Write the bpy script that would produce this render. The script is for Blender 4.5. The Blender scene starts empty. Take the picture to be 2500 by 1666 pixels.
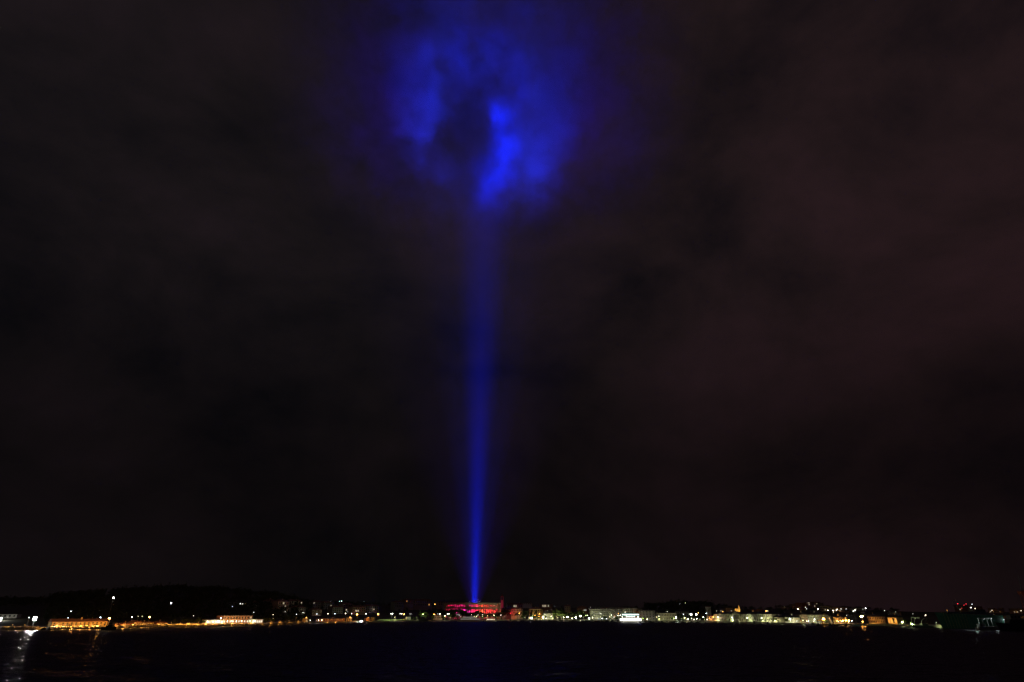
import bpy, bmesh, math, random
from mathutils import Vector, Matrix
random.seed(7)
R = math.radians
sc = bpy.context.scene
COL = sc.collection

# ------------------------------------------------------------------ camera
F, H, HOR = 1410.0, 12.0, 1499.0          # focal length in photo pixels, eye height, horizon row
PITCH = math.atan((HOR - 833) / F)
cam = bpy.data.cameras.new('camera')
cam.lens = 36 * F / 2500
cam.clip_start, cam.clip_end = 0.5, 40000
co = bpy.data.objects.new('camera', cam)
COL.objects.link(co)
co.location = (0, 0, H)
co.rotation_euler = (R(90) + PITCH, 0, 0)
sc.camera = co

# ------------------------------------------------------------------ night sky
w = bpy.data.worlds.new('World')
sc.world = w
w.use_nodes = True
wn = w.node_tree
WN, WL = wn.nodes.new, wn.links.new
tcw = WN('ShaderNodeTexCoord')
mp = WN('ShaderNodeMapping')
mp.inputs['Scale'].default_value = (1, 1, 1.5)
mp.inputs['Location'].default_value = (2.3, 0.4, 0.7)
WL(tcw.outputs['Generated'], mp.inputs['Vector'])
n1 = WN('ShaderNodeTexNoise')
n1.inputs['Scale'].default_value = 2.6
n1.inputs['Detail'].default_value = 8
n1.inputs['Roughness'].default_value = .6
n1.inputs['Distortion'].default_value = .25
WL(mp.outputs[0], n1.inputs['Vector'])
cr = WN('ShaderNodeValToRGB')
e = cr.color_ramp.elements
e[0].position = .33; e[0].color = (.0034, .0033, .0042, 1)
e[1].position = .68; e[1].color = (.0140, .0092, .0108, 1)
m_ = e.new(.5); m_.color = (.0084, .0064, .0070, 1)
WL(n1.outputs[0], cr.inputs[0])
sx = WN('ShaderNodeSeparateXYZ')
WL(tcw.outputs['Generated'], sx.inputs[0])
mz = WN('ShaderNodeMapRange')
mz.interpolation_type = 'SMOOTHSTEP'
for i, v in enumerate((0.12, .62, .44, 1.08)):
    mz.inputs[i + 1].default_value = v
WL(sx.outputs[2], mz.inputs[0])
mxx = WN('ShaderNodeMix')
mxx.data_type = 'RGBA'; mxx.blend_type = 'MULTIPLY'
mxx.inputs[0].default_value = 1
WL(cr.outputs[0], mxx.inputs['A']); WL(mz.outputs[0], mxx.inputs['B'])
glow = WN('ShaderNodeValToRGB')                       # the town's warm light on the clouds grows towards the right
glow.color_ramp.elements[0].position = .40; glow.color_ramp.elements[0].color = (.62, .62, .66, 1)
glow.color_ramp.elements[1].position = .85; glow.color_ramp.elements[1].color = (1.18, .82, .84, 1)
gx = WN('ShaderNodeMath'); gx.operation = 'MULTIPLY_ADD'; gx.inputs[1].default_value = .5; gx.inputs[2].default_value = .5
WL(sx.outputs[0], gx.inputs[0]); WL(gx.outputs[0], glow.inputs[0])
mx2 = WN('ShaderNodeMix'); mx2.data_type = 'RGBA'; mx2.blend_type = 'MULTIPLY'; mx2.inputs[0].default_value = 1
WL(mxx.outputs['Result'], mx2.inputs['A']); WL(glow.outputs[0], mx2.inputs['B'])
WL(mx2.outputs['Result'], wn.nodes['Background'].inputs[0])
wn.nodes['Background'].inputs[1].default_value = 1.55

sc.view_settings.view_transform = 'Standard'
sc.view_settings.look = 'None'
sc.view_settings.exposure = 0
sc.view_settings.gamma = 1
cy = sc.cycles
cy.use_denoising = True
cy.denoiser = 'OPENIMAGEDENOISE'
cy.denoising_input_passes = 'RGB_ALBEDO_NORMAL'
cy.denoising_prefilter = 'NONE'
cy.use_adaptive_sampling = True
cy.adaptive_threshold = .012
cy.adaptive_min_samples = 16
cy.max_bounces = 6; cy.diffuse_bounces = 2; cy.glossy_bounces = 2; cy.transparent_max_bounces = 4
cy.volume_bounces = 2
cy.volume_step_rate = 2.0
cy.sample_clamp_indirect = 4
cy.filter_width = 1.5

# ------------------------------------------------------------------ photo pixel -> place
CP, SP = math.cos(PITCH), math.sin(PITCH)
def ray(px, py):
    x, y = (px - 1250) / F, (833 - py) / F
    return Vector((x, CP - y * SP, SP + y * CP))
def wx(px, py, Y):
    r = ray(px, py); return r.x / r.y * Y
def wz(py, Y):
    r = ray(1250, py); return H + r.z / r.y * Y
def lerp_tab(tab, x):
    if x <= tab[0][0]: return tab[0][1]
    for (a, va), (b, vb) in zip(tab, tab[1:]):
        if x <= b: return va + (vb - va) * (x - a) / (b - a)
    return tab[-1][1]
# water's edge along the far shore, as photo rows; distance follows from the water level z = 0
SHORE_PX = [(-200, 1541), (0, 1538.5), (70, 1538.5), (130, 1537), (260, 1535.8), (310, 1533), (400, 1530.5), (500, 1529.5),
            (630, 1527), (750, 1522.5), (940, 1518), (1000, 1517), (1150, 1516), (1240, 1515), (1430, 1515.5), (1540, 1518.5),
            (1650, 1519), (1750, 1519.5), (1870, 1523), (2000, 1526.5), (2180, 1528.5), (2300, 1532), (2500, 1537), (2700, 1541)]
def shoreY(px):
    r = ray(1250, lerp_tab(SHORE_PX, px)); return -H / r.z * r.y
RIDGE = [(-200, 1458), (0, 1457), (110, 1456), (125, 1448), (150, 1448), (200, 1443), (260, 1438), (310, 1435), (345, 1432), (400, 1429),
         (435, 1429), (450, 1433), (510, 1432), (560, 1436), (600, 1440), (640, 1445), (670, 1444), (690, 1451), (720, 1457),
         (745, 1463), (770, 1468), (800, 1471), (900, 1476), (1000, 1479), (1100, 1484), (1250, 1482), (1350, 1484), (1480, 1486),
         (1560, 1485), (1580, 1478), (1630, 1470), (1680, 1469), (1730, 1471), (1745, 1478), (1800, 1486), (1880, 1489),
         (1900, 1485), (1930, 1484), (2000, 1485), (2100, 1489), (2200, 1493), (2300, 1495), (2700, 1495)]
HILLW = [(-200, 1), (760, 1), (840, 0), (1560, 0), (1600, .8), (1730, .8), (1760, 0), (2700, 0)]   # where the ridge is wooded
def smooth(t):
    t = max(0, min(1, t)); return t * t * (3 - 2 * t)
def px_of(x, Y): return 1250 + x / Y * F / CP
def ridgeY(px): return shoreY(px) + lerp_tab([(0, 430), (700, 430), (900, 520), (1570, 520), (1650, 300), (1740, 300), (1850, 520), (2600, 520)], px)
def ground(x, Y):
    px = px_of(x, Y)
    ys, yr = shoreY(px), ridgeY(px)
    zr = wz(lerp_tab(RIDGE, px), yr) - 9 * lerp_tab(HILLW, px)
    t = (Y - ys - 70) / (yr - ys - 70)
    z = 1.6 + (zr - 1.6) * smooth(t)
    if Y > yr: z -= (Y - yr) * .02
    return z

# ------------------------------------------------------------------ materials
MATS = {}
def mat(name, col, rough=.85, var=.25, scale=.6, metal=0.0, trans=0.0):
    if name in MATS: return MATS[name]
    m = bpy.data.materials.new(name); m.use_nodes = True
    nt = m.node_tree; b = nt.nodes['Principled BSDF']
    b.inputs['Roughness'].default_value = rough; b.inputs['Metallic'].default_value = metal
    b.inputs['Specular IOR Level'].default_value = .3
    tc = nt.nodes.new('ShaderNodeTexCoord')
    nz = nt.nodes.new('ShaderNodeTexNoise'); nz.inputs['Scale'].default_value = scale; nz.inputs['Detail'].default_value = 4
    nt.links.new(tc.outputs['Object'], nz.inputs['Vector'])
    rp = nt.nodes.new('ShaderNodeValToRGB')
    rp.color_ramp.elements[0].position = .3; rp.color_ramp.elements[1].position = .7
    rp.color_ramp.elements[0].color = tuple(c * (1 - var) for c in col) + (1,)
    rp.color_ramp.elements[1].color = tuple(min(1, c * (1 + var * .6)) for c in col) + (1,)
    nt.links.new(nz.outputs[0], rp.inputs[0]); nt.links.new(rp.outputs[0], b.inputs['Base Color'])
    if trans:
        tr = nt.nodes.new('ShaderNodeBsdfTranslucent'); mx = nt.nodes.new('ShaderNodeMixShader'); mx.inputs[0].default_value = trans
        nt.links.new(rp.outputs[0], tr.inputs[0]); nt.links.new(b.outputs[0], mx.inputs[1]); nt.links.new(tr.outputs[0], mx.inputs[2])
        nt.links.new(mx.outputs[0], nt.nodes['Material Output'].inputs[0])
    MATS[name] = m; return m
def emat(name, col, strength):
    if name in MATS: return MATS[name]
    m = bpy.data.materials.new(name); m.use_nodes = True
    b = m.node_tree.nodes['Principled BSDF']
    b.inputs['Base Color'].default_value = (.2, .2, .2, 1)
    b.inputs['Emission Color'].default_value = col + (1,); b.inputs['Emission Strength'].default_value = strength
    m.cycles.emission_sampling = 'NONE'
    MATS[name] = m; return m
C_WHITE, C_COOL, C_WARM, C_SOD, C_YEL, C_GRN, C_RED, C_CYAN = (1, .98, .85), (.82, .9, 1), (1, .82, .55), (1, .42, .07), (1, .95, .45), (.85, 1, .42), (1, .03, .05), (.6, 1, .95)
STONE = mat('weathered limestone', (.40, .36, .30), .9, .3, .35)
PLAST = mat('pale plaster', (.46, .43, .36), .9, .2, .3)
PLASTW = mat('white plaster', (.62, .61, .56), .9, .15, .3)
PLASTY = mat('ochre plaster', (.50, .37, .19), .9, .2, .3)
PLASTG = mat('grey render', (.33, .34, .32), .9, .2, .3)
PLASTP = mat('pinkish plaster', (.45, .31, .25), .9, .2, .3)
BRICK = mat('brick red render', (.38, .17, .10), .9, .3, .5)
TILE = mat('terracotta roof tiles', (.24, .10, .065), .9, .35, 1.2)
SLATE = mat('dark roof', (.07, .065, .065), .9, .3, 1.0)
METAL = mat('galvanised steel', (.30, .31, .32), .5, .15, 2, .6)
DARKM = mat('dark painted metal', (.04, .042, .045), .5, .2, 2)
GLASS = mat('dark window glass', (.018, .022, .026), .15, .3, .8)
FRAME = mat('window frame paint', (.10, .09, .08), .7, .1, 3)
LEAF = mat('green foliage', (.07, .105, .03), .8, .45, .5, 0, .35)
LEAFD = mat('dark evergreen foliage', (.035, .055, .022), .85, .4, .5, 0, .2)
LEAFP = mat('palm foliage', (.075, .11, .04), .7, .35, .5, 0, .25)
BARK = mat('bark', (.12, .09, .065), .95, .35, 2)
SOIL = mat('dry grass and earth', (.075, .07, .045), .95, .4, .05)
PAVE = mat('quay paving stone', (.30, .28, .25), .85, .25, .4)
ROCK = mat('limestone boulders', (.36, .33, .28), .95, .35, .6)
HULLW = mat('white boat paint', (.72, .72, .70), .35, .08, .6)
HULLD = mat('dark blue boat paint', (.03, .035, .05), .4, .2, .6)
HULLG = mat('green ship paint', (.045, .17, .10), .55, .25, .25)
HULLGY = mat('grey ship paint', (.30, .31, .32), .55, .2, .4)
RUST = mat('red lead paint', (.22, .05, .035), .7, .35, .5)
AWN = mat('canvas awning', (.55, .50, .42), .9, .1, 1)
GRASS = mat('mown grass', (.09, .14, .035), .95, .35, .3)

# ------------------------------------------------------------------ mesh helpers
class MB:
    def __init__(s): s.v = []; s.f = []; s.mi = []
    def add(s, vs, fs, mi=0):
        o = len(s.v); s.v += [tuple(p) for p in vs]
        s.f += [tuple(i + o for i in f) for f in fs]; s.mi += [mi] * len(fs); return s
    def box(s, x0, x1, y0, y1, z0, z1, mi=0):
        return s.add([(x, y, z) for x in (x0, x1) for y in (y0, y1) for z in (z0, z1)],
                     [(0, 1, 3, 2), (4, 6, 7, 5), (0, 4, 5, 1), (2, 3, 7, 6), (0, 2, 6, 4), (1, 5, 7, 3)], mi)
    def quad(s, a, b, c, d, mi=0): return s.add([a, b, c, d], [(0, 1, 2, 3)], mi)
    def tube(s, p, q, r0, r1=None, n=6, mi=0, cap=True):
        r1 = r0 if r1 is None else r1
        p, q = Vector(p), Vector(q); d = (q - p).normalized()
        a = d.orthogonal().normalized(); b = d.cross(a)
        vs = []
        for c, r in ((p, r0), (q, r1)):
            for k in range(n):
                t = 2 * math.pi * k / n; vs.append(c + a * math.cos(t) * r + b * math.sin(t) * r)
        fs = [(k, (k + 1) % n, n + (k + 1) % n, n + k) for k in range(n)]
        if cap: fs += [tuple(range(n))[::-1], tuple(range(n, 2 * n))]
        return s.add(vs, fs, mi)
    def ball(s, c, r, n=8, m=5, mi=0, sz=1.0):
        vs = []; fs = []
        for j in range(m + 1):
            ph = math.pi * j / m
            for k in range(n):
                t = 2 * math.pi * k / n
                vs.append((c[0] + r * math.sin(ph) * math.cos(t), c[1] + r * math.sin(ph) * math.sin(t), c[2] + r * sz * math.cos(ph)))
        for j in range(m):
            for k in range(n):
                fs.append((j * n + k, (j + 1) * n + k, (j + 1) * n + (k + 1) % n, j * n + (k + 1) % n))
        return s.add(vs, fs, mi)
    def mesh(s, name, *mats):
        me = bpy.data.meshes.new(name); me.from_pydata(s.v, [], s.f)
        for m in mats: me.materials.append(m)
        if len(mats) > 1: me.polygons.foreach_set('material_index', s.mi)
        me.update(); return me
    def build(s, name, m, parent=None):
        ms = m if isinstance(m, (list, tuple)) else (m,)
        return put(name, s.mesh(name, *ms), parent)
def put(name, me, parent=None, loc=None):
    o = bpy.data.objects.new(name, me); COL.objects.link(o)
    if parent is not None: o.parent = parent
    if loc is not None: o.location = loc
    return o
def tag(o, label=None, cat=None, group=None, kind=None):
    if label: o['label'] = label
    if cat: o['category'] = cat
    if group: o['group'] = group
    if kind: o['kind'] = kind
    return o
def thing(name, label, cat, loc, rz=0, group=None):
    o = bpy.data.objects.new(name, None); COL.objects.link(o)
    o.location = loc; o.rotation_euler = (0, 0, rz); o.empty_display_size = .5
    return tag(o, label, cat, group)
def light(kind, parent, loc, energy, col, size=.3, spot=None, rot=None, blend=.5):
    l = bpy.data.lights.new('lamp_light', kind); l.energy = energy; l.color = col; l.shadow_soft_size = size
    if spot: l.spot_size = spot; l.spot_blend = blend
    o = bpy.data.objects.new('lamp_light', l); COL.objects.link(o); o.parent = parent; o.location = loc
    if rot: o.rotation_euler = rot
    return o

# ------------------------------------------------------------------ water, quay, land
wm = bpy.data.materials.new('dark harbour water'); wm.use_nodes = True
nt = wm.node_tree
tc = nt.nodes.new('ShaderNodeTexCoord'); mpw = nt.nodes.new('ShaderNodeMapping'); mpw.inputs['Scale'].default_value = (.55, 1, 1)
nt.links.new(tc.outputs['Object'], mpw.inputs['Vector'])
za = nt.nodes.new('ShaderNodeTexNoise'); za.inputs['Scale'].default_value = .26; za.inputs['Detail'].default_value = 4; za.inputs['Roughness'].default_value = .55
nt.links.new(mpw.outputs[0], za.inputs['Vector'])
bp = nt.nodes.new('ShaderNodeBump'); bp.inputs['Strength'].default_value = 1; bp.inputs['Distance'].default_value = 1.9
nt.links.new(za.outputs[0], bp.inputs['Height'])
df = nt.nodes.new('ShaderNodeBsdfDiffuse'); df.inputs['Color'].default_value = (.003, .0035, .005, 1)
gl_ = nt.nodes.new('ShaderNodeBsdfGlossy'); gl_.inputs['Color'].default_value = (.36, .34, .37, 1); gl_.inputs['Roughness'].default_value = .38
fr = nt.nodes.new('ShaderNodeFresnel'); fr.inputs['IOR'].default_value = 1.33
mxw = nt.nodes.new('ShaderNodeMixShader')
for n_ in (df, gl_, fr): nt.links.new(bp.outputs[0], n_.inputs['Normal'])
nt.links.new(fr.outputs[0], mxw.inputs[0]); nt.links.new(df.outputs[0], mxw.inputs[1]); nt.links.new(gl_.outputs[0], mxw.inputs[2])
nt.links.new(mxw.outputs[0], nt.nodes['Material Output'].inputs[0])
g = MB()
nx, ny = 160, 220
for j in range(ny + 1):
    Y = -40 + 1750 * (j / ny) ** 1.8
    for i in range(nx + 1):
        x = (i / nx * 2 - 1) * (300 + Y * 1.25)
        z = .22 * math.sin(x * .11 + Y * .21 + 1.3 * math.sin(Y * .05)) + .16 * math.sin(-x * .19 + Y * .33) + .1 * math.sin(x * .43 + Y * .61)
        g.v.append((x, Y, z * .6 - .2))
for j in range(ny):
    for i in range(nx):
        a = j * (nx + 1) + i; g.f.append((a, a + 1, a + nx + 2, a + nx + 1)); g.mi.append(0)
wo = g.build('water', wm); tag(wo, 'dark rippled harbour water reaching the far shore', kind='structure')
for p in wo.data.polygons: p.use_smooth = True

pxs = list(range(-200, 2701, 10))
q = MB()
for k, px in enumerate(pxs):
    Y = shoreY(px); x = wx(px, HOR, Y)
    u = x / Y
    for yy, zz in ((Y, -2), (Y, 1.6), (Y + .6, 1.62), (Y + 75, 1.62)):
        q.v.append((u * yy, yy, zz))
for k in range(len(pxs) - 1):
    for j in range(3):
        a = k * 4 + j; q.f.append((a, a + 4, a + 5, a + 1)); q.mi.append(0)
tag(q.build('quay', PAVE), 'long stone quay along the far shore', kind='structure')
t = MB()
rows = [70, 80, 95, 115, 140, 170, 200, 235, 270, 310, 350, 390, 430, 470, 520, 600, 800, 1200]
for px in pxs:
    ys = shoreY(px); u = wx(px, HOR, ys) / ys
    for r in rows:
        Y = ys + r; t.v.append((u * Y, Y, ground(u * Y, Y) - (.12 if r < 90 else 0)))
nr = len(rows)
for k in range(len(pxs) - 1):
    for j in range(nr - 1):
        a = k * nr + j; t.f.append((a, a + nr, a + nr + 1, a + 1)); t.mi.append(0)
land = t.build('terrain', SOIL); tag(land, 'dark land rising behind the quay', kind='structure')
for p in land.data.polygons: p.use_smooth = True

# ------------------------------------------------------------------ the arena
AY = shoreY(1158) + 125
AX = wx(1158, 1488, AY)
AZ = 2.0
SA, SB, AH = 61.0, 50.0, wz(1472.5, AY - 50) - 2.0
arena = thing('arena', 'ancient stone amphitheatre with arcades glowing red and magenta, blue beam rising from it', 'amphitheatre',
              (wx(1153, 1488, AY), AY, AZ))
NB = 72
def el(theta, inset, z): return ((SA - inset) * math.cos(theta), (SB - inset) * math.sin(theta), z)
def arcade(name, z0, z1, zo, zs, hw, arch, parent):
    m = MB(); dth = 2 * math.pi / NB; T = 2.0
    for k in range(NB):
        th = k * dth
        def P(s, z, ins): return el(th + s * dth, ins, z)
        s0, s1 = .5 - hw, .5 + hw
        if arch:
            arcp = []
            rad = hw * dth * (SA + SB) / 2
            for i in range(9):
                a = math.pi * (1 - i / 8); arcp.append((.5 + hw * math.cos(a), zs + rad * math.sin(a)))
        else: arcp = [(s0, zs), (s1, zs)]
        for ins in (0, T):
            fl = (lambda a, b, c, d: m.quad(a, b, c, d)) if ins == 0 else (lambda a, b, c, d: m.quad(d, c, b, a))
            fl(P(0, z0, ins), P(s0, z0, ins), P(s0, z1, ins), P(0, z1, ins))
            fl(P(s1, z0, ins), P(1, z0, ins), P(1, z1, ins), P(s1, z1, ins))
            if zo > z0: fl(P(s0, z0, ins), P(s1, z0, ins), P(s1, zo, ins), P(s0, zo, ins))
            for (sa, za_), (sb, zb) in zip(arcp, arcp[1:]):
                fl(P(sa, za_, ins), P(sb, zb, ins), P(sb, z1, ins), P(sa, z1, ins))
        loop = [(s0, zo)] + arcp + [(s1, zo)]
        for (sa, za_), (sb, zb) in zip(loop, loop[1:] + loop[:1]):
            m.quad(P(sa, za_, 0), P(sa, za_, T), P(sb, zb, T), P(sb, zb, 0))
    for ins0, ins1, z in ((0, T, z1),):
        for k in range(NB):
            a, b_ = k * dth, (k + 1) * dth
            m.quad(el(a, ins0, z), el(b_, ins0, z), el(b_, ins1, z), el(a, ins1, z))
    return m.build(name, STONE, parent)
arcade('lower_arcade', -3, AH - 19.5, -2, AH - 24.5, .29, True, arena)
arcade('upper_arcade', AH - 19.4, AH - 9.2, AH - 18.6, AH - 12.6, .29, True, arena)
arcade('attic_storey', AH - 9.1, AH, AH - 7.2, AH - 3.0, .20, False, arena)
def ring(name, inset0, inset1, z0, z1, m_, n=72):
    m = MB()
    for k in range(n):
        a, b_ = 2 * math.pi * k / n, 2 * math.pi * (k + 1) / n
        m.quad(el(a, inset0, z0), el(b_, inset0, z0), el(b_, inset0, z1), el(a, inset0, z1))
        m.quad(el(a, inset1, z1), el(b_, inset1, z1), el(b_, inset1, z0), el(a, inset1, z0))
        m.quad(el(a, inset0, z1), el(b_, inset0, z1), el(b_, inset1, z1), el(a, inset1, z1))
        m.quad(el(a, inset1, z0), el(b_, inset1, z0), el(b_, inset0, z0), el(a, inset0, z0))
    return m.build(name, m_, arena)
ring('cornice', -.5, .4, AH - 9.5, AH - 8.9, STONE)
ring('cornice', -.5, .4, AH - 19.8, AH - 19.1, STONE)
ring('cornice', -.45, .5, AH - .1, AH + .5, STONE)
ring('glow_backing_wall', 6.5, 7.5, -2, AH - 1.2, STONE)  # added ring wall that catches the red light behind the openings
ring('gallery_floor', 2.1, 6.4, AH - 10.0, AH - 9.6, STONE)
mst = MB()
for j in range(10):                                                # stepped seating falling to the arena floor
    i0, i1, zt = 8 + j * 2.2, 8 + (j + 1) * 2.2, 17 - j * 1.7
    for k in range(NB):
        a, b_ = 2 * math.pi * k / NB, 2 * math.pi * (k + 1) / NB
        mst.quad(el(a, i0, zt), el(b_, i0, zt), el(b_, i1, zt), el(a, i1, zt))
        mst.quad(el(a, i1, zt), el(b_, i1, zt), el(b_, i1, zt - 1.7), el(a, i1, zt - 1.7))
mst.build('seating', STONE, arena)
for deg in (-94, -23, -157, 86):
    th = R(deg); m = MB(); p = Vector(el(th, 0, 0))
    n_ = Vector((math.cos(th) / SA, math.sin(th) / SB, 0)).normalized(); s_ = Vector((-n_.y, n_.x, 0))
    def Q(u, d, z): return tuple(p + s_ * u + n_ * d + Vector((0, 0, z)))
    def bx(u0, u1, d0, d1, z0, z1):
        m.add([Q(u, d, z) for u in (u0, u1) for d in (d0, d1) for z in (z0, z1)],
              [(0, 1, 3, 2), (4, 6, 7, 5), (0, 4, 5, 1), (2, 3, 7, 6), (0, 2, 6, 4), (1, 5, 7, 3)])
    zc = [(-3, AH - 21), (AH - 17, AH - 11), (AH - 9, AH - 7.5), (AH - 2.8, AH + .7)]
    for u0, u1 in ((-4.6, -2.6), (-1, 1), (2.6, 4.6)): bx(u0, u1, .3, 3.2, -3, AH + .8)
    for z0, z1 in ((-3, AH - 20), (AH - 12.5, AH - 8), (AH - 2.9, AH + .6)):
        for u0, u1 in ((-2.6, -1), (1, 2.6)): bx(u0, u1, .5, 2.9, z0, z1)
    m.build('stair_tower', STONE, arena)
for k in range(20):
    th = R(-176 + k * 172 / 19); x = el(th, 4, 0)[0]; f = x / SA
    if f < -.1: col = (1, .01, .09 + .24 * smooth((f + .8) / .7))
    elif f < .07: col = (.75, .04, .6)
    else: col = (1, .02, .035 + .08 * smooth((.5 - f) / .3))
    if abs(f - .36) < .05: col = (1, .09, .03)
    pw = 700 if f < -.75 else (1500 if f < .1 else 2000)
    light('POINT', arena, el(th, 3.9, AH - 15.5), pw * 2.4, col, .3)
    light('POINT', arena, el(th, 3.9, AH - 7.8), pw * 3.0, col, .3)
# searchlights on the arena floor: narrow beams straight up
BLUE = (0, .012, 1.0)
sl_body = MB().tube((0, 0, .7), (0, 0, 1.9), .5, .62, 12); sl_body = sl_body.mesh('housing', DARKM)
sl_lens = MB().tube((0, 0, 1.86), (0, 0, 1.93), .56, .56, 12).mesh('lens', GLASS)
sl_yoke = MB().box(-.75, -.65, -.1, .1, .2, 1.4).box(.65, .75, -.1, .1, .2, 1.4).box(-.75, .75, -.1, .1, .1, .22).mesh('yoke', DARKM)
sl_base = MB().box(-.6, .6, -.6, .6, 0, .14).mesh('base', DARKM)
BEAMS = [(R(5.6), 5.4e8), (R(3.8), 4.8e8)]
for k in range(6):
    a = k * math.pi / 3 + .3
    s = thing('searchlight', 'black searchlight on the amphitheatre floor pointing straight up, one of a ring of six', 'searchlight',
              (AX + 4 * math.cos(a), AY + 4 * math.sin(a), AZ + .1), a, 'searchlights in the amphitheatre')
    for n_, me in (('base', sl_base), ('yoke', sl_yoke), ('housing', sl_body), ('lens', sl_lens)): put(n_, me, s)
    half, pw = BEAMS[k % 2]
    light('SPOT', s, (0, 0, 2.2), pw, BLUE, .5, 2 * half, (math.pi, 0, 0), 1)
s = thing('searchlight', 'larger black floodlight added in the middle of the ring of searchlights to brighten the cloud', 'searchlight', (AX, AY, AZ + .1))
for n_, me in (('base', sl_base), ('yoke', sl_yoke), ('housing', sl_body), ('lens', sl_lens)): put(n_, me, s).scale = (1.4, 1.4, 1.4)
light('SPOT', s, (0, 0, 3.4), 1.8e9, BLUE, .6, 2 * R(1.3), (math.pi, 0, 0), 1)
light('SPOT', s, (0, 0, 3), 2.1e8, (0, .034, 1), .6, 2 * R(13.5), (math.pi, 0, 0), 1)  # added wide spill standing in for light scattered inside the cloud
light('SPOT', s, (0, 0, 3.2), 3.2e7, (.10, .012, 1), .6, 2 * R(29), (math.pi, 0, 0), 1)  # added wider violet spill that tints the surrounding cloud
# arena floor
fl = MB(); ns = 48
fl.add([el(2 * math.pi * k / ns, 29, -.2) for k in range(ns)], [tuple(range(ns))]); fl.build('arena_floor', SOIL, arena)

# ------------------------------------------------------------------ air and the lit cloud
HAZE_TOP, HAZE_D = 1000, 1.8e-5
hz = MB().box(-2600, 2600, -60, 2900, -4, HAZE_TOP).mesh('haze')
m = bpy.data.materials.new('thin night air'); m.use_nodes = True; nt = m.node_tree; nt.nodes.clear()
o_ = nt.nodes.new('ShaderNodeOutputMaterial'); pv = nt.nodes.new('ShaderNodeVolumePrincipled')
pv.inputs['Density'].default_value = HAZE_D; pv.inputs['Color'].default_value = (.9, .9, .9, 1)
nt.links.new(pv.outputs[0], o_.inputs['Volume']); hz.materials.append(m)
tag(put('haze', hz), 'thin haze over the harbour', kind='stuff')

CLOUD_Z0, CLOUD_Z1 = HAZE_TOP + 2, 2080
# billows of the cloud: photo column and row, radius in photo pixels, density, metres nearer or farther than the beam
PUFFS = [(1052, 205, 62, 1.0, 0), (1030, 140, 50, .45, 20), (990, 190, 60, .45, 0), (1140, 150, 36, .35, 60), (1085, 245, 34, .6, 0), (1245, 175, 38, .35, 50), (1030, 325, 46, .75, 0), (1000, 280, 46, .5, 0), (1120, 440, 50, .22, 0), (1180, 455, 50, .16, -30), (1130, 125, 42, .8, 190), (1185, 120, 42, .8, 200), (1235, 145, 40, .8, 190), (1085, 400, 40, .5, -170), (1150, 440, 44, .6, -180),
         (1330, 250, 75, .42, 0), (1300, 350, 62, .42, 10), (1350, 390, 60, .20, 0), (1240, 435, 58, .45, -30), (1300, 430, 60, .28, 0), (1385, 200, 85, .22, 0), (1400, 300, 60, .18, 0),
         (1045, 300, 38, .60, 0), (1068, 352, 36, .30, 0), (1015, 330, 40, .22, 0), (1180, 0, 250, .045, 0), (1020, 30, 150, .05, 0), (1400, 60, 140, .06, 0), (930, 200, 90, .07, 0),
         (1480, 330, 130, .05, 0), (900, 340, 110, .035, 0), (1130, 460, 60, .06, 0)]
VOIDS = [(1150, 225, 58, 1.8, 0), (1115, 268, 42, 1.4, 0), (1140, 305, 56, 1.8, 0), (1100, 330, 40, 1.2, 0), (1148, 372, 58, 1.8, 0), (1095, 390, 54, 1.5, 0), (1190, 150, 40, .9, 0), (1245, 228, 28, 1.2, 0), (1205, 208, 26, 1.1, 0),
         (1062, 258, 26, 1.0, 0), (1020, 395, 50, 1.0, 0), (1290, 120, 45, .7, 0), (1345, 140, 26, .6, 0), (1180, 80, 36, .5, 0), (1075, 330, 20, .7, 0), (1415, 400, 50, .9, 0)]
CORES = [(1214, 285, 42, .12, -10), (1245, 340, 44, .11, 0), (1260, 392, 50, .07, 0), (1222, 440, 60, .03, 0), (1195, 475, 80, .008, 0), (1300, 240, 34, .20, 10)]
CX0, CX1, CY0, CY1 = AX - 690, AX + 690, AY - 420, AY + 460
ng = bpy.data.node_groups.new('cloud billows', 'GeometryNodeTree')
ng.interface.new_socket('Geometry', in_out='OUTPUT', socket_type='NodeSocketGeometry')
N, L = ng.nodes.new, ng.links.new
def mt(op, a, b=None, clamp=False):
    n = N('ShaderNodeMath'); n.operation = op; n.use_clamp = clamp
    for i, v in enumerate((a, b)):
        if v is None: continue
        if isinstance(v, (int, float)): n.inputs[i].default_value = v
        else: L(v, n.inputs[i])
    return n.outputs[0]
def vm(op, a, b=None, s=None, res=0):
    n = N('ShaderNodeVectorMath'); n.operation = op
    for i, v in enumerate((a, b)):
        if v is None: continue
        if isinstance(v, (tuple, Vector)): n.inputs[i].default_value = tuple(v)
        else: L(v, n.inputs[i])
    if s is not None: n.inputs[3].default_value = s
    return n.outputs[res]
P0 = N('GeometryNodeInputPosition').outputs[0]
def noise(scale, detail, rough):
    n = N('ShaderNodeTexNoise'); n.inputs['Scale'].default_value = scale; n.inputs['Detail'].default_value = detail; n.inputs['Roughness'].default_value = rough
    L(P0, n.inputs['Vector']); return n
off = vm('SUBTRACT', noise(.008, 5, .62).outputs['Color'], (.5, .5, .5))
PWp = vm('ADD', P0, vm('SCALE', off, s=150))
PV = vm('ADD', P0, vm('SCALE', off, s=120))
mr = N('ShaderNodeMapRange'); mr.inputs[1].default_value = .41; mr.inputs[2].default_value = .62; mr.interpolation_type = 'SMOOTHSTEP'
L(noise(.012, 6, .66).outputs[0], mr.inputs[0]); lump = mr.outputs[0]
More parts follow.
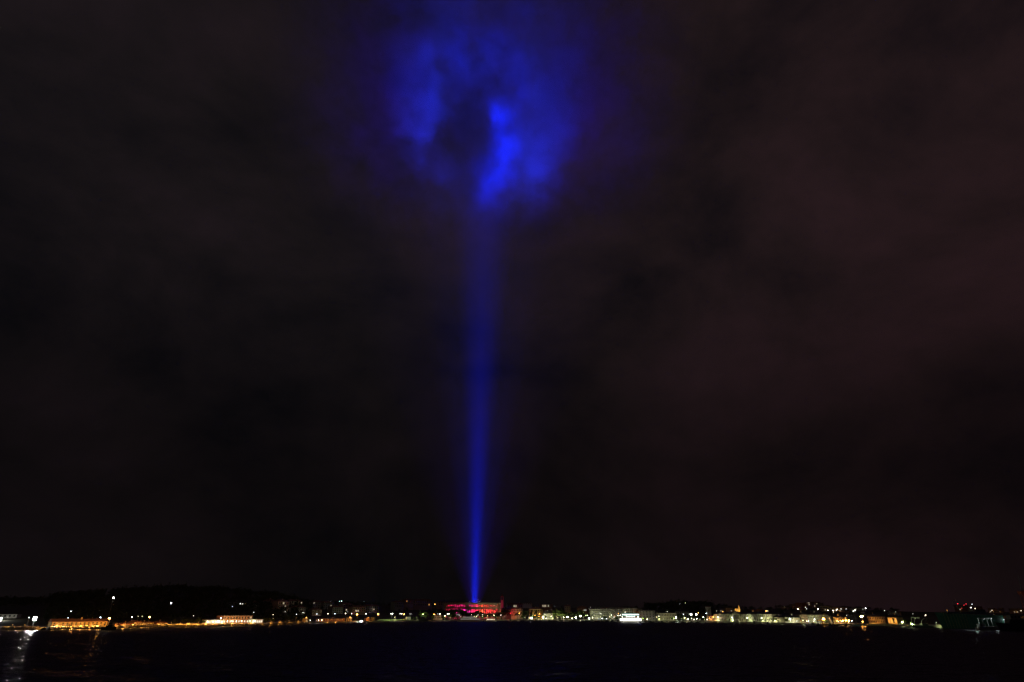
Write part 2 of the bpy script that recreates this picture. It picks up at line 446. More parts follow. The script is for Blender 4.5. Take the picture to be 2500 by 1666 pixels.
def blob(px, py, rad, dy=0, dpt=1.0, pos=None):
    r = ray(px, py); t = (AY + dy) / r.y; p = r * t + Vector((0, 0, H)); rr = rad / F * t
    d = vm('DIVIDE', vm('SUBTRACT', pos or PWp, p), (rr, rr * dpt, rr))
    return mt('EXPONENT', mt('MULTIPLY', vm('DOT_PRODUCT', d, d, res=1), -1.0))
def total(tab, dpt=1.0, pos=None):
    tot = None
    for px, py, rad, den, dy in tab:
        v = mt('MULTIPLY', blob(px, py, rad, dy, dpt, pos), den); tot = v if tot is None else mt('ADD', tot, v)
    return tot
keep = mt('SUBTRACT', 1.0, total(VOIDS, 4.0, PV), clamp=True)
gg = mt('ADD', mt('MULTIPLY', lump, 1.05), .10)
sep = N('ShaderNodeSeparateXYZ'); L(P0, sep.inputs[0]); sep2 = N('ShaderNodeSeparateXYZ')
fz = N('ShaderNodeMapRange'); fz.interpolation_type = 'SMOOTHSTEP'; fz.inputs[1].default_value = CLOUD_Z0 + 5; fz.inputs[2].default_value = CLOUD_Z0 + 300
L(sep.outputs[2], fz.inputs[0])
ex_ = vm('MULTIPLY', vm('SUBTRACT', P0, (AX, AY, 0)), (1 / 560, 1 / 340, 0))
edge = mt('EXPONENT', mt('MULTIPLY', mt('POWER', vm('DOT_PRODUCT', ex_, ex_, res=1), 2.0), -1.0))          # the veil thins out away from the beam
thin = mt('MULTIPLY', mt('MULTIPLY', mt('MULTIPLY', lump, .06), fz.outputs[0]), edge)
dens = mt('MULTIPLY', mt('ADD', mt('MULTIPLY', total(PUFFS), gg), thin), keep)
dA = vm('MULTIPLY', vm('SUBTRACT', vm('ADD', P0, vm('SCALE', off, s=60)), (AX, AY, 0)), (1 / 165, 1 / 165, 0))
wid = mt('POWER', mt('DIVIDE', 1300.0, sep.outputs[2]), 4.0)                                                # it widens upwards with them
ax = mt('EXPONENT', mt('MULTIPLY', mt('MULTIPLY', mt('POWER', vm('DOT_PRODUCT', dA, dA, res=1), 2.0), wid), -1.0))             # the gap the beams pass through
dens = mt('MULTIPLY', dens, mt('SUBTRACT', 1.0, ax))
dens = mt('ADD', dens, mt('MULTIPLY', total(CORES), mt('MULTIPLY', gg, keep)))
fb = N('ShaderNodeMapRange'); fb.interpolation_type = 'SMOOTHSTEP'; fb.inputs[1].default_value = CLOUD_Z0; fb.inputs[2].default_value = CLOUD_Z0 + 320
L(vm('ADD', P0, vm('SCALE', off, s=260)), sep2.inputs[0]); L(sep2.outputs[2], fb.inputs[0])          # ragged underside
dens = mt('MULTIPLY', dens, fb.outputs[0])
dens = mt('ADD', mt('MULTIPLY', dens, 24.0), HAZE_D * 1000)          # in 1/km
vc = N('GeometryNodeVolumeCube')
L(dens, vc.inputs['Density']); vc.inputs['Background'].default_value = 0
vc.inputs['Min'].default_value = (CX0, CY0, CLOUD_Z0); vc.inputs['Max'].default_value = (CX1, CY1, CLOUD_Z1)
for nm, v in (('Resolution X', 200), ('Resolution Y', 120), ('Resolution Z', 150)): vc.inputs[nm].default_value = v
m = bpy.data.materials.new('searchlit cloud'); m.use_nodes = True; nt = m.node_tree; nt.nodes.clear()
o_ = nt.nodes.new('ShaderNodeOutputMaterial'); pv = nt.nodes.new('ShaderNodeVolumePrincipled')
pv.inputs['Density'].default_value = .001; pv.inputs['Color'].default_value = (.92, .92, .92, 1)
nt.links.new(pv.outputs[0], o_.inputs['Volume'])
sm = N('GeometryNodeSetMaterial'); sm.inputs['Material'].default_value = m
L(vc.outputs[0], sm.inputs['Geometry']); L(sm.outputs[0], N('NodeGroupOutput').inputs[0])
cvol = bpy.data.volumes.new('cloud'); cvol.materials.append(m); cvol.render.step_size = 24.0; cvol.render.clipping = 0.0
cld = bpy.data.objects.new('cloud', cvol); COL.objects.link(cld)
md = cld.modifiers.new('billows', 'NODES'); md.node_group = ng
tag(cld, 'low cloud lit deep blue from below by the beam', 'cloud', kind='stuff')

# ------------------------------------------------------------------ buildings
WIN = {}
def lit_mat(kind):
    c, s = {'warm': (C_WARM, .8), 'white': (C_WHITE, 1.0), 'sodium': (C_SOD, 1.0), 'red': (C_RED, .6)}[kind]
    return emat('lit window ' + kind, c, s)
def win_mesh(wd, ht, kind):
    key = (round(wd, 2), round(ht, 2), kind)
    if key not in WIN:
        m = MB(); a, z = wd / 2, ht; f = .09
        m.quad((-a, .2, 0), (a, .2, 0), (a, .2, z), (-a, .2, z), 0)
        m.box(-a, -a + f, .1, .2, 0, z, 1); m.box(a - f, a, .1, .2, 0, z, 1)
        m.box(-a + f, a - f, .1, .2, 0, f, 1); m.box(-a + f, a - f, .1, .2, z - f, z, 1); m.box(-f / 2, f / 2, .12, .2, f, z - f, 1)
        WIN[key] = m.mesh('window', GLASS if kind is None else lit_mat(kind), FRAME)
    return WIN[key]
def slope_pos(px, py, above):
    ys = shoreY(px); Y = ys + 40
    while Y < ys + 640:
        x = wx(px, py, Y)
        if ground(x, Y) + above >= wz(py, Y): break
        Y += 4
    return Y
rb = random.Random(11)
def building(name, label, p0, p1, top, bot=None, back=20, back1=None, st=2, n=6, depth=12, wall=PLAST, roof='hip', rmat=TILE, rh=None,
             lit=(), ww=None, wh=None, cat='building', group=None, doors=0, balc=False):
    """p0, p1: photo columns of the two ends of the facade; top: row of its eaves; bot: lowest row of its windows"""
    back1 = back if back1 is None else back1
    if back is None:                                  # stands on the slope where the photo shows its foot
        pm = (p0 + p1) / 2; back = back1 = max(75, slope_pos(pm, bot + 1, .4) - shoreY(pm))
    Y0, Y1 = shoreY(p0) + back, shoreY(p1) + back1
    top0, top1 = top if isinstance(top, tuple) else (top, top)
    A = Vector((wx(p0, top0, Y0), Y0, 0)); B = Vector((wx(p1, top1, Y1), Y1, 0))
    mid = (A + B) / 2; d = B - A; Lg = d.length; rz = math.atan2(d.y, d.x)
    dn = Vector((-d.y, d.x, 0)).normalized() * depth
    zb = min(ground(p.x, p.y) for p in (A, B, A + dn, B + dn)) - .25
    if max(back, back1) < 72: zb = min(zb, 1.6)
    zt = (wz(top0, Y0) + wz(top1, Y1)) / 2 - zb
    zl = 1.0 if bot is None else max(.6, wz(bot, mid.y) - zb)
    o = thing(name, label, cat, (mid.x, mid.y, zb), rz, group)
    a = Lg / 2; pitch = Lg / n; sh = (zt - zl) / st
    W = min(ww or .46 * pitch, pitch * .8); Hh = min(wh or .56 * sh, sh * .8)
    m = MB()
    xs = [-a]
    for i in range(n): xs += [-a + (i + .5) * pitch - W / 2, -a + (i + .5) * pitch + W / 2]
    xs.append(a)
    zs = [0]
    for j in range(st): zs += [zl + j * sh + (sh - Hh) * .5, zl + j * sh + (sh + Hh) * .5]
    zs.append(zt)
    for i in range(len(xs) - 1):
        for j in range(len(zs) - 1):
            x0, x1, z0, z1 = xs[i], xs[i + 1], zs[j], zs[j + 1]
            if i % 2 and j % 2:
                m.quad((x0, 0, z0), (x0, .22, z0), (x0, .22, z1), (x0, 0, z1)); m.quad((x1, 0, z0), (x1, 0, z1), (x1, .22, z1), (x1, .22, z0))
                m.quad((x0, 0, z0), (x1, 0, z0), (x1, .22, z0), (x0, .22, z0)); m.quad((x0, 0, z1), (x0, .22, z1), (x1, .22, z1), (x1, 0, z1))
            else: m.quad((x0, 0, z0), (x1, 0, z0), (x1, 0, z1), (x0, 0, z1))
    D = depth
    m.quad((-a, 0, 0), (-a, 0, zt), (-a, D, zt), (-a, D, 0)); m.quad((a, 0, 0), (a, D, 0), (a, D, zt), (a, 0, zt))
    m.quad((-a, D, 0), (-a, D, zt), (a, D, zt), (a, D, 0)); m.quad((-a, 0, zt), (a, 0, zt), (a, D, zt), (-a, D, zt))
    m.build('wall', wall, o)
    lit = dict(lit)
    for i in range(n):
        for j in range(st):
            k = lit.get((i, j))
            put('window', win_mesh(W, Hh, k), o, (-a + (i + .5) * pitch, 0, zs[1 + 2 * j]))
    v = .5
    if roof == 'flat':
        r = MB().box(-a - .25, a + .25, -.25, D + .25, zt + .01, zt + .55)
    else:
        hh = rh if rh is not None else min(D * .28, 3.6)
        y0, y1, x0, x1 = -v, D + v, -a - v, a + v
        ins = min(D / 2, a * .8) if roof == 'hip' else 0
        r = MB()
        vs = [(x0, y0, zt), (x1, y0, zt), (x1, y1, zt), (x0, y1, zt), (x0, y0, zt + .22), (x1, y0, zt + .22), (x1, y1, zt + .22), (x0, y1, zt + .22),
              (x0 + ins, D / 2, zt + hh), (x1 - ins, D / 2, zt + hh)]
        r.add([(p[0], p[1], p[2] + .01) for p in vs],
              [(3, 2, 1, 0), (0, 1, 5, 4), (1, 2, 6, 5), (2, 3, 7, 6), (3, 0, 4, 7), (4, 5, 9, 8), (5, 6, 9), (6, 7, 8, 9), (7, 4, 8)])
    ro = r.build('roof', rmat, o)
    if roof != 'flat' and Lg > 9:
        cx = (rb.random() - .5) * a; MB().box(cx - .45, cx + .45, D * .35, D * .35 + .8, zt + .8, zt + (rh or min(D * .28, 3.6)) + 1.1).build('chimney', wall, ro)
    c = MB().box(-a - .18, a + .18, -.2, -.02, zt - .45, zt - .06); c.build('cornice', wall, o)
    for k in range(doors):
        i = int((k + .5) * n / doors); x = -a + (i + 1) * pitch if i + 1 < n else 0
        MB().box(x - .55, x + .55, -.06, -.01, .25, min(2.4, zl + 1.6)).build('door', DARKM, o)
    if balc:
        for j in range(st):
            z = zs[1 + 2 * j] - .15; MB().box(-a + .3, a - .3, -.9, -.02, z - .18, z).build('balcony_slab', wall, o)
    return o

LW = lambda cells, k='warm': [(c, k) for c in cells]
# left bay
building('long_shed', 'long white two-storey building on the slope above the bright left floodlight', -60, 42, (1500, 1500.5), 1508, None, None, 1, 9, 10, PLASTW, 'gable', SLATE, 1.0, wh=1.7)
building('warehouse', 'long ochre warehouse lit orange, with two rows of small windows', 128, 263, (1520.5, 1516.8), 1534, 16, 26, 2, 13, 14, PLASTY, 'gable', TILE, 2.6, ww=1.5, wh=1.7, doors=2, cat='warehouse')
building('low_shed', 'low red shed on the quay right of the ochre warehouse', 278, 328, (1524.5, 1523), 1530, 20, 24, 1, 8, 8, BRICK, 'gable', TILE, 1.2)
building('house', 'orange lit low house with gabled roof left of the orange lamp', 329, 343, 1520, 1529, 26, st=1, n=3, depth=8, wall=PLASTP, roof='gable', rh=1.8, cat='house')
building('low_shed', 'dim ochre shed behind the orange lamp post', 343, 375, 1521, 1529, 30, st=1, n=5, depth=9, wall=PLASTY, roof='gable', rh=1.4)
building('low_shed', 'dim brick shed with tiled roof left of the dark quay gap', 383, 407, 1520.5, 1529, 30, st=1, n=4, depth=9, wall=BRICK, roof='gable', rh=1.4)
building('slope_house', 'long dim building high on the wooded slope above the waterfront restaurant', 540, 612, (1471.5, 1471), 1478, None, st=1, n=9, depth=10, wall=PLASTG, rmat=SLATE, lit=LW([(6, 0)], 'white'))
building('restaurant', 'brick red upper storey with arched windows over a bright white restaurant front', 547, 617, (1504.5, 1503.5), 1522, 22, 24, 2, 10, 12, BRICK, 'flat', SLATE, lit=LW([(9, 1)]) + [((i, 0), 'white') for i in range(10)], cat='restaurant')
building('kiosk', 'bright white glass kiosk at the right end of the restaurant terrace', 617, 642, 1513.5, 1522, 18, st=1, n=5, depth=6, wall=PLASTW, roof='flat', rmat=PLASTW, lit=[((i, 0), 'white') for i in range(5)], ww=3, wh=2.6, cat='kiosk')
building('terrace_pavilion', 'open white lit terrace pavilion at the left end of the restaurant', 503, 546, 1515, 1523, 20, st=1, n=6, depth=6, wall=PLASTW, roof='flat', rmat=AWN, lit=[((i, 0), 'warm' if i < 3 else 'white') for i in range(6)], ww=4, wh=2.4, cat='pavilion')
# slope houses
SH = [(621, 634, 1473, 1482, 170, PLASTG, 'grey house on the wooded slope right of the brick restaurant', [(1, 0)]),
      (657, 673, 1467, 1480, 190, PLASTP, 'narrow pinkish house highest on the slope under the hilltop trees', []),
      (680, 706, 1469, 1494, 150, PLASTP, 'tall dim house with two lit windows left of the pale villa', [(2, 2), (3, 1)]),
      (707, 739, 1468.5, 1481, 165, PLAST, 'pale villa with a row of windows below the end of the wooded hill', [(5, 1)]),
      (693, 706, 1485, 1496, 118, PLASTW, 'small white house with a porch below the tall dim house', [(0, 0)]),
      (722, 747, 1484, 1500, 115, PLASTG, 'grey house with dark gabled roof below the pale villa', [(4, 0)]),
      (765, 788, 1470.5, 1486, 170, PLAST, 'pale three-storey house right of the pale villa with a lit corner window', [(0, 2)]),
      (790, 812, 1472, 1487, 180, PLASTG, 'dim grey house with a single lit window right of the three-storey house', [(3, 1)]),
      (763, 786, 1489, 1503, 110, PLASTP, 'dark house low on the slope behind the pair of thin lamps', []),
      (812, 838, 1483, 1498, 140, PLASTG, 'dim house below the cyan floodlights', []),
      (838, 862, 1476, 1492, 175, PLASTP, 'brownish house right of the cyan floodlights', [(1, 0)]),
      (862, 893, 1483, 1500, 130, PLASTP, 'brown house with two tall lit windows behind the orange quay lamp', [(1, 1), (2, 1)]),
      (893, 925, 1480, 1496, 165, PLASTG, 'long dim house under one white lamp left of the green lawn', [])]
for a_, b_, tp, bt, bk, wl, lb, ll in SH:
    building('town_house', lb, a_, b_, tp, bt, None, st=3 if bt - tp > 14 else 2, n=max(3, int((b_ - a_) / 5)), depth=11, wall=wl, lit=LW(ll), cat='house', group='houses on the left slope')
# left quay
building('customs_shed', 'long low shed with red doors behind the bright quay wall', 783, 842, 1511, 1516, 22, st=1, n=10, depth=8, wall=BRICK, roof='gable', rmat=SLATE, rh=1, cat='shed')
for a_, b_, tp, lb, wl in ((746, 752, 1510, 'small orange lit kiosk at the left start of the straight quay', PLASTY), (851, 860, 1508, 'small yellow lit kiosk left of the bright boat light', PLASTY),
                           (895, 904, 1509, 'small orange kiosk right of the bright boat light', BRICK), (911, 916, 1508, 'narrow orange booth near the left end of the lawn', PLASTY),
                           (994, 1003, 1507, 'small white kiosk between two twin street lamps', PLASTW)):
    building('kiosk', lb, a_, b_, tp, 1516, 14, st=1, n=2, depth=4, wall=wl, roof='flat', rmat=SLATE, cat='kiosk')
# centre
building('town_block', 'long orange brown block on the hill left of the amphitheatre', 988, 1010, 1466, 1475, 330, st=2, n=6, depth=14, wall=PLASTP, lit=LW([(1, 1)], 'sodium'))
building('town_block', 'dim long block joining the orange block above the tree tops', 1010, 1055, 1467, 1480, 340, st=2, n=10, depth=14, wall=PLASTP, lit=LW([(8, 0)], 'sodium'))
building('town_block', 'dark block left of the orange hill block with a lamp at its eaves', 965, 986, 1471, 1483, 300, st=2, n=5, depth=14, wall=PLASTG)
building('town_block', 'faint row of houses on the skyline behind the left wall of the amphitheatre', 1070, 1140, 1470, 1478, 380, st=2, n=12, depth=14, wall=PLASTP, rmat=SLATE)
building('pavilion', 'small salmon pavilion with tiled roof between the trees left of the tour boat', 1062, 1081, 1504, 1511, 30, st=1, n=4, depth=8, wall=PLASTP, roof='hip', rh=1.6, cat='pavilion')
# church tower behind the arena
ty = AY + 170; tz = ground(wx(1226, 1465, ty), ty)
ct = thing('bell_tower', 'slender red lit bell tower rising behind the right end of the amphitheatre', 'bell tower', (wx(1226, 1462, ty), ty, tz - .5))
th_ = wz(1456, ty) - tz; hw_ = 3.1
tm = MB().box(-hw_, hw_, -hw_, hw_, 0, th_ - 8)
for sx_ in (-1, 1):
    for sy_ in (-1, 1): tm.box(sx_ * hw_ - (.9 if sx_ > 0 else 0), sx_ * hw_ + (.9 if sx_ < 0 else 0), sy_ * hw_ - (.9 if sy_ > 0 else 0), sy_ * hw_ + (.9 if sy_ < 0 else 0), th_ - 8, th_ - 1.5)
tm.box(-hw_, hw_, -hw_, hw_, th_ - 1.5, th_); tm.build('shaft', STONE, ct)
MB().add([(-hw_ - .3, -hw_ - .3, th_ + .02), (hw_ + .3, -hw_ - .3, th_ + .02), (hw_ + .3, hw_ + .3, th_ + .02), (-hw_ - .3, hw_ + .3, th_ + .02), (0, 0, th_ + 5.5)], [(3, 2, 1, 0), (0, 1, 4), (1, 2, 4), (2, 3, 4), (3, 0, 4)]).build('spire', TILE, ct)
MB().box(-.9, .9, -.9, .9, th_ - 5.5, th_ - 3).build('bell', DARKM, ct)
light('POINT', ct, (-4, -16, th_ - 17), 2600, (1, .03, .12), .4)
# right of the arena
building('hall', 'pale hall washed bright red at its left half, right of the amphitheatre', 1226, 1248, 1489, 1505, 75, st=3, n=4, depth=12, wall=PLAST, rmat=SLATE)
building('corner_house', 'three-storey house lit red at its left corner, behind an orange lit tree', 1248, 1257.5, 1487, 1506, 55, st=3, n=2, depth=12, wall=PLASTP, lit=[((0, 1), 'red')], cat='house')
building('corner_house', 'cream three-storey house next to the red corner house', 1257.5, 1274, 1487, 1506, 55, st=3, n=4, depth=12, wall=PLAST, cat='house')
building('villa', 'cream villa with deep eaves behind two cypresses', 1291, 1323, 1487.5, 1508, 60, st=3, n=6, depth=13, wall=PLASTY, cat='villa')
building('villa', 'small white villa with a row of windows beside the yellow tree', 1326, 1347, 1498.5, 1511, 42, st=2, n=6, depth=10, wall=PLASTW, rmat=SLATE, rh=6, cat='villa')
building('school', 'orange lit block with bright windows on the hill above the white villa', 1317, 1347, 1475.5, 1484, 300, st=1, n=9, depth=14, wall=BRICK, roof='flat', rmat=SLATE, lit=[((i, 0), 'warm') for i in (2, 3, 4, 6)], cat='school')
building('town_block', 'dark house with two lit windows on the hill above the red corner house', 1240, 1275, 1476, 1484, 280, st=1, n=8, depth=12, wall=PLASTP, lit=LW([(3, 0), (4, 0)]))
building('town_block', 'long faint grey wall of roofs on the skyline right of the bell tower', 1236, 1298, 1473, 1476, 420, st=1, n=12, depth=10, wall=PLASTW, rmat=SLATE, rh=1)
building('town_block', 'dim brown gabled house behind the tall yellow green tree', 1378, 1392, 1481, 1490, 220, st=2, n=3, depth=12, wall=PLASTP, roof='gable')
building('town_block', 'dim brown house with two white lit windows left of the long office block', 1408, 1432, 1484, 1492, 200, st=2, n=6, depth=12, wall=BRICK, lit=[((4, 0), 'white'), ((5, 0), 'white')])
building('office_block', 'long grey five-storey office block with horizontal window bands', 1440, 1546, 1488, 1513, 48, st=5, n=26, depth=18, wall=PLASTG, roof='flat', rmat=PLASTG, ww=2.6, wh=1.6, balc=True, doors=2,
         lit=[((i, 0), 'warm') for i in (1, 3, 4)])
building('penthouse', 'set back flat roofed top storey behind the long office block', 1452, 1545, 1484.5, 1487, 66, st=1, n=12, depth=8, wall=PLASTG, roof='flat', rmat=SLATE)
building('corner_house', 'narrow orange lit house at the right end of the office block', 1546.5, 1552, 1492, 1512, 52, st=4, n=2, depth=12, wall=PLASTY, rmat=SLATE, cat='house')
building('corner_house', 'narrow pinkish house between the orange house and the grey four-storey house', 1552.3, 1559, 1493, 1512, 50, st=4, n=2, depth=12, wall=PLASTP, rmat=SLATE, cat='house')
building('apartment_house', 'grey green four-storey house with five windows to a floor', 1559.5, 1598, 1491.5, 1514, 44, st=4, n=5, depth=14, wall=PLASTG, rmat=SLATE, rh=2, ww=1.7, wh=2.2)
building('apartment_house', 'dim narrow house joining the grey four-storey house', 1598.3, 1603, 1494, 1514, 50, st=4, n=1, depth=12, wall=PLASTG, rmat=SLATE, rh=1.5)
building('municipal_hall', 'long three-storey hall with closely set tall windows between lit trees', 1603.5, 1650, 1497.5, 1515, 40, st=2, n=12, depth=14, wall=PLAST, rmat=SLATE, rh=2)
building('town_block', 'dark house behind the trees under the wooded fortress hill', 1648, 1680, 1493, 1508, 90, st=3, n=6, depth=12, wall=PLASTG, rmat=SLATE)
# cathedral tower
cyy = shoreY(1730) + 70; cz_ = 1.6
bt = thing('bell_tower', 'square brown stone bell tower beside the orange lit house', 'bell tower', (wx(1730, 1495, cyy), cyy, cz_))
bh = wz(1483, cyy) - cz_
m = MB().box(-3.4, 3.4, -3.4, 3.4, 0, bh - 6)
for ux in (-3.4, -.45, 2.5):
    for uy in (-3.4, 2.5): m.box(ux, ux + .9, uy, uy + .9, bh - 6, bh - 1)
m.box(-3.4, 3.4, -3.4, 3.4, bh - 1, bh - .2); m.build('shaft', STONE, bt)
MB().box(-3.8, 3.8, -3.8, 3.8, bh - .2 + .01, bh + .3).build('cornice', STONE, bt)
MB().add([(-3.6, -3.6, bh + .31), (3.6, -3.6, bh + .31), (3.6, 3.6, bh + .31), (-3.6, 3.6, bh + .31), (0, 0, bh + 2.4)], [(3, 2, 1, 0), (0, 1, 4), (1, 2, 4), (2, 3, 4), (3, 0, 4)]).build('roof', TILE, bt)
building('house', 'orange lit stone house at the foot of the brown bell tower', 1727, 1741, 1505, 1517, 22, st=2, n=3, depth=10, wall=PLASTP, lit=LW([(1, 0)], 'sodium'), cat='house')
# waterfront palace with portico
pal = building('palace', 'long cream waterfront palace with a central pediment and columned portico', 1741.5, 1884, (1499, 1500.5), 1520, 22, 22, 2, 33, 15, PLAST, 'hip', SLATE, 3.2, ww=1.3, wh=3.0, cat='palace')
Lp = (Vector((wx(1884, 1500, shoreY(1884) + 22), shoreY(1884) + 22, 0)) - Vector((wx(1741.5, 1499, shoreY(1741.5) + 22), shoreY(1741.5) + 22, 0))).length
hp = wz(1499.7, shoreY(1810) + 22) - pal.location.z
xc = (1804 - 1812.7) / 142.5 * Lp
port = MB().box(xc - 10.5, xc + 10.5, -2.2, -.3, hp - 1.1, hp + .1).build('entablature', PLAST, pal)
MB().add([(xc - 10.8, -2.4, hp + .12), (xc + 10.8, -2.4, hp + .12), (xc, -2.4, hp + 3.6), (xc - 10.8, 3, hp + .12), (xc + 10.8, 3, hp + .12), (xc, 3, hp + 3.6)],
         [(0, 1, 2), (5, 4, 3), (0, 2, 5, 3), (2, 1, 4, 5), (1, 0, 3, 4)]).build('pediment', PLAST, pal)
for k in range(7): MB().tube((xc - 9.6 + k * 3.2, -1.4, 5.2), (xc - 9.6 + k * 3.2, -1.4, hp - 1.1), .5, .42, 8).build('column', PLAST, pal)
for k in range(6):
    x = xc - 9.6 + k * 3.2; MB().box(x - .5, x + .5, -2, -.3, 0, 4.2).build('pier', PLAST, pal)
MB().box(xc - 10.3, xc + 10.3, -2.2, -.05, 4.2, 5.2).build('porch_floor', PLAST, pal)
# right of the palace
building('town_block', 'low cream house with lit trees in front, first right of the palace', 1886, 1901, 1508, 1521, 24, st=2, n=4, depth=10, wall=PLAST, rmat=SLATE, cat='house')
building('town_block', 'taller dim house standing back between two low cream houses', 1901, 1916, 1501, 1518, 60, st=3, n=4, depth=10, wall=PLASTG, rmat=SLATE, cat='house')
building('town_block', 'low cream house lit yellow at its right end, left of the arcade block', 1916, 1936, 1508, 1522, 24, st=2, n=5, depth=10, wall=PLASTW, rmat=SLATE, cat='house')
building('arcade_block', 'long stone block with close set tall windows and dark eaves', 1932, 1970, (1501, 1501.5), 1523, 40, st=3, n=15, depth=14, wall=PLASTP, rmat=SLATE)
building('arcade_block', 'cream four-storey block with arched windows right of the long stone block', 1970.5, 1998, (1501, 1502), 1524, 38, st=4, n=7, depth=14, wall=PLAST, rmat=SLATE)
building('corner_house', 'narrow orange lit house behind the big orange lamp cluster', 2000, 2009, 1503, 1524, 50, st=3, n=2, depth=12, wall=PLASTP, rmat=SLATE, cat='house')
building('corner_house', 'dim green grey house right of the orange lamp cluster', 2009.5, 2028, 1504, 1524, 52, st=3, n=5, depth=12, wall=PLASTG, rmat=SLATE, cat='house')
building('harbour_office', 'orange lit low harbour office behind a row of three bright orange lamps', 2034, 2062, (1507.5, 1509), 1524, 26, st=2, n=8, depth=12, wall=PLASTY, rmat=SLATE, cat='office')
building('warehouse', 'dark long warehouse behind the sailing boat at right', 2118, 2160, (1506, 1506), 1526, 40, st=2, n=10, depth=14, wall=PLASTP, roof='gable', rmat=SLATE, cat='warehouse')
building('boat_shed', 'ochre shed with tall orange lit windows right of the dark warehouse', 2166, 2188, (1508, 1508), 1526, 24, st=1, n=4, depth=12, wall=PLASTY, roof='gable', rmat=SLATE, lit=[((i, 0), 'sodium') for i in (0, 1, 3)], ww=2.2, wh=5, cat='shed')
# far right hills
FAR = [(1757, 1772, 1485, 1494, 210, PLASTP, 'red brown house with a warm window above the left wing of the palace', [(0, 0)]),
       (1820, 1847, 1488, 1494, 220, BRICK, 'long orange lit roofed house above the right wing of the palace', []),
       (1773, 1788, 1489, 1495, 200, PLASTP, 'dim brown house left of the lit church with spire', []),
       (1906, 1925, 1482, 1487, 480, PLASTP, 'faint ochre wall on the far skyline left of the tower blocks', []),
       (1940, 1956, 1472.5, 1488, 560, BRICK, 'orange lit tower block on the far hill, left of the tall pinkish block', []),
       (1926, 1940, 1476, 1486, 560, PLASTP, 'lower ochre block touching the orange tower block', []),
       (1968, 1989, 1470.5, 1486, 600, PLASTP, 'tall pinkish tower block with a few lit windows on the far hill', [(1, 3), (1, 2), (4, 1)]),
       (1989, 1998, 1473, 1486, 620, PLASTG, 'dark tower block with two lit top windows beside the pinkish block', [(0, 3), (1, 3)]),
       (2000, 2030, 1480, 1492, 560, PLASTG, 'dim row of flats right of the tower blocks', [(3, 0)]),
       (2030, 2070, 1483, 1494, 540, PLASTP, 'brownish row of flats over the harbour office', [(2, 0), (5, 0)]),
       (2072, 2110, 1485, 1496, 520, PLASTG, 'dim row of flats above the big orange lamp', [(4, 1)]),
       (2166, 2190, 1495, 1505, 200, PLASTG, 'dark gabled hall roof above the ochre boat shed', []),
       (2328, 2358, 1479, 1494, 420, BRICK, 'orange lit block topped by red warning lamps', [(3, 1)]),
       (2374, 2392, 1482, 1495, 430, BRICK, 'narrow orange lit block right of the red warning lamps', [(0, 1)]),
       (2410, 2445, 1486, 1496, 430, PLASTP, 'low brown orange block over the grey vessel', [(1, 0)]),
       (2462, 2520, 1487, 1497, 430, PLASTP, 'long brown orange block at the right edge of the skyline', [(3, 0), (5, 0)])]
for a_, b_, tp, bt_, bk, wl, lb, ll in FAR:
    building('far_block', lb, a_, b_, tp, bt_, None, st=4 if bt_ - tp > 12 else 2, n=max(3, int((b_ - a_) / 3.6)), depth=14, wall=wl, roof='flat', rmat=SLATE, lit=LW(ll), group='blocks on the far hills')
# lit church with spire
fy = shoreY(1800) + 190; fz0 = ground(wx(1800, 1490, fy), fy) - .5
ch = thing('church', 'small church with pointed spire lit bright yellow above the palace roof', 'church', (wx(1800, 1490, fy), fy, fz0))
def zc(py): return wz(py, fy) - fz0
def xx(px, py): return wx(px, py, fy) - ch.location.x
m = MB().box(xx(1797, 1496), xx(1804, 1496), 0, 12, 0, zc(1490)); m.build('nave', PLASTY, ch)
x0, x1 = xx(1796.4, 1489), xx(1804.6, 1489); zt = zc(1490) + .02
MB().add([(x0, -.4, zt), (x1, -.4, zt), ((x0 + x1) / 2, -.4, zt + 2.6), (x0, 12.4, zt), (x1, 12.4, zt), ((x0 + x1) / 2, 12.4, zt + 2.6)], [(0, 1, 2), (5, 4, 3), (0, 2, 5, 3), (2, 1, 4, 5), (1, 0, 3, 4)]).build('roof', PLASTY, ch)
x0, x1 = xx(1803, 1488), xx(1806.3, 1488)
MB().box(x0, x1, -1, -1 + (x1 - x0), 0, zc(1484)).build('tower', PLASTY, ch)
cxm = (x0 + x1) / 2; cym = -1 + (x1 - x0) / 2; zt = zc(1484) + .02; hh = (x1 - x0) / 2 + .15
MB().add([(cxm - hh, cym - hh, zt), (cxm + hh, cym - hh, zt), (cxm + hh, cym + hh, zt), (cxm - hh, cym + hh, zt), (cxm, cym, zc(1476.5))], [(3, 2, 1, 0), (0, 1, 4), (1, 2, 4), (2, 3, 4), (3, 0, 4)]).build('spire', PLASTY, ch)
x0, x1 = xx(1794.3, 1489), xx(1796.2, 1489)
MB().box(x0, x1, -.5, 1.6, 0, zc(1487)).build('turret', PLASTY, ch)
MB().add([(x0, -.5, zc(1487) + .02), (x1, -.5, zc(1487) + .02), (x1, 1.6, zc(1487) + .02), (x0, 1.6, zc(1487) + .02), ((x0 + x1) / 2, .5, zc(1484.3))], [(3, 2, 1, 0), (0, 1, 4), (1, 2, 4), (2, 3, 4), (3, 0, 4)]).build('turret_cap', PLASTY, ch)
light('POINT', ch, (-1, -9, zc(1492)), 3600, (1, .62, .18), .4)
light('POINT', ch, (6, -7, zc(1492)), 2600, (1, .62, .18), .4)

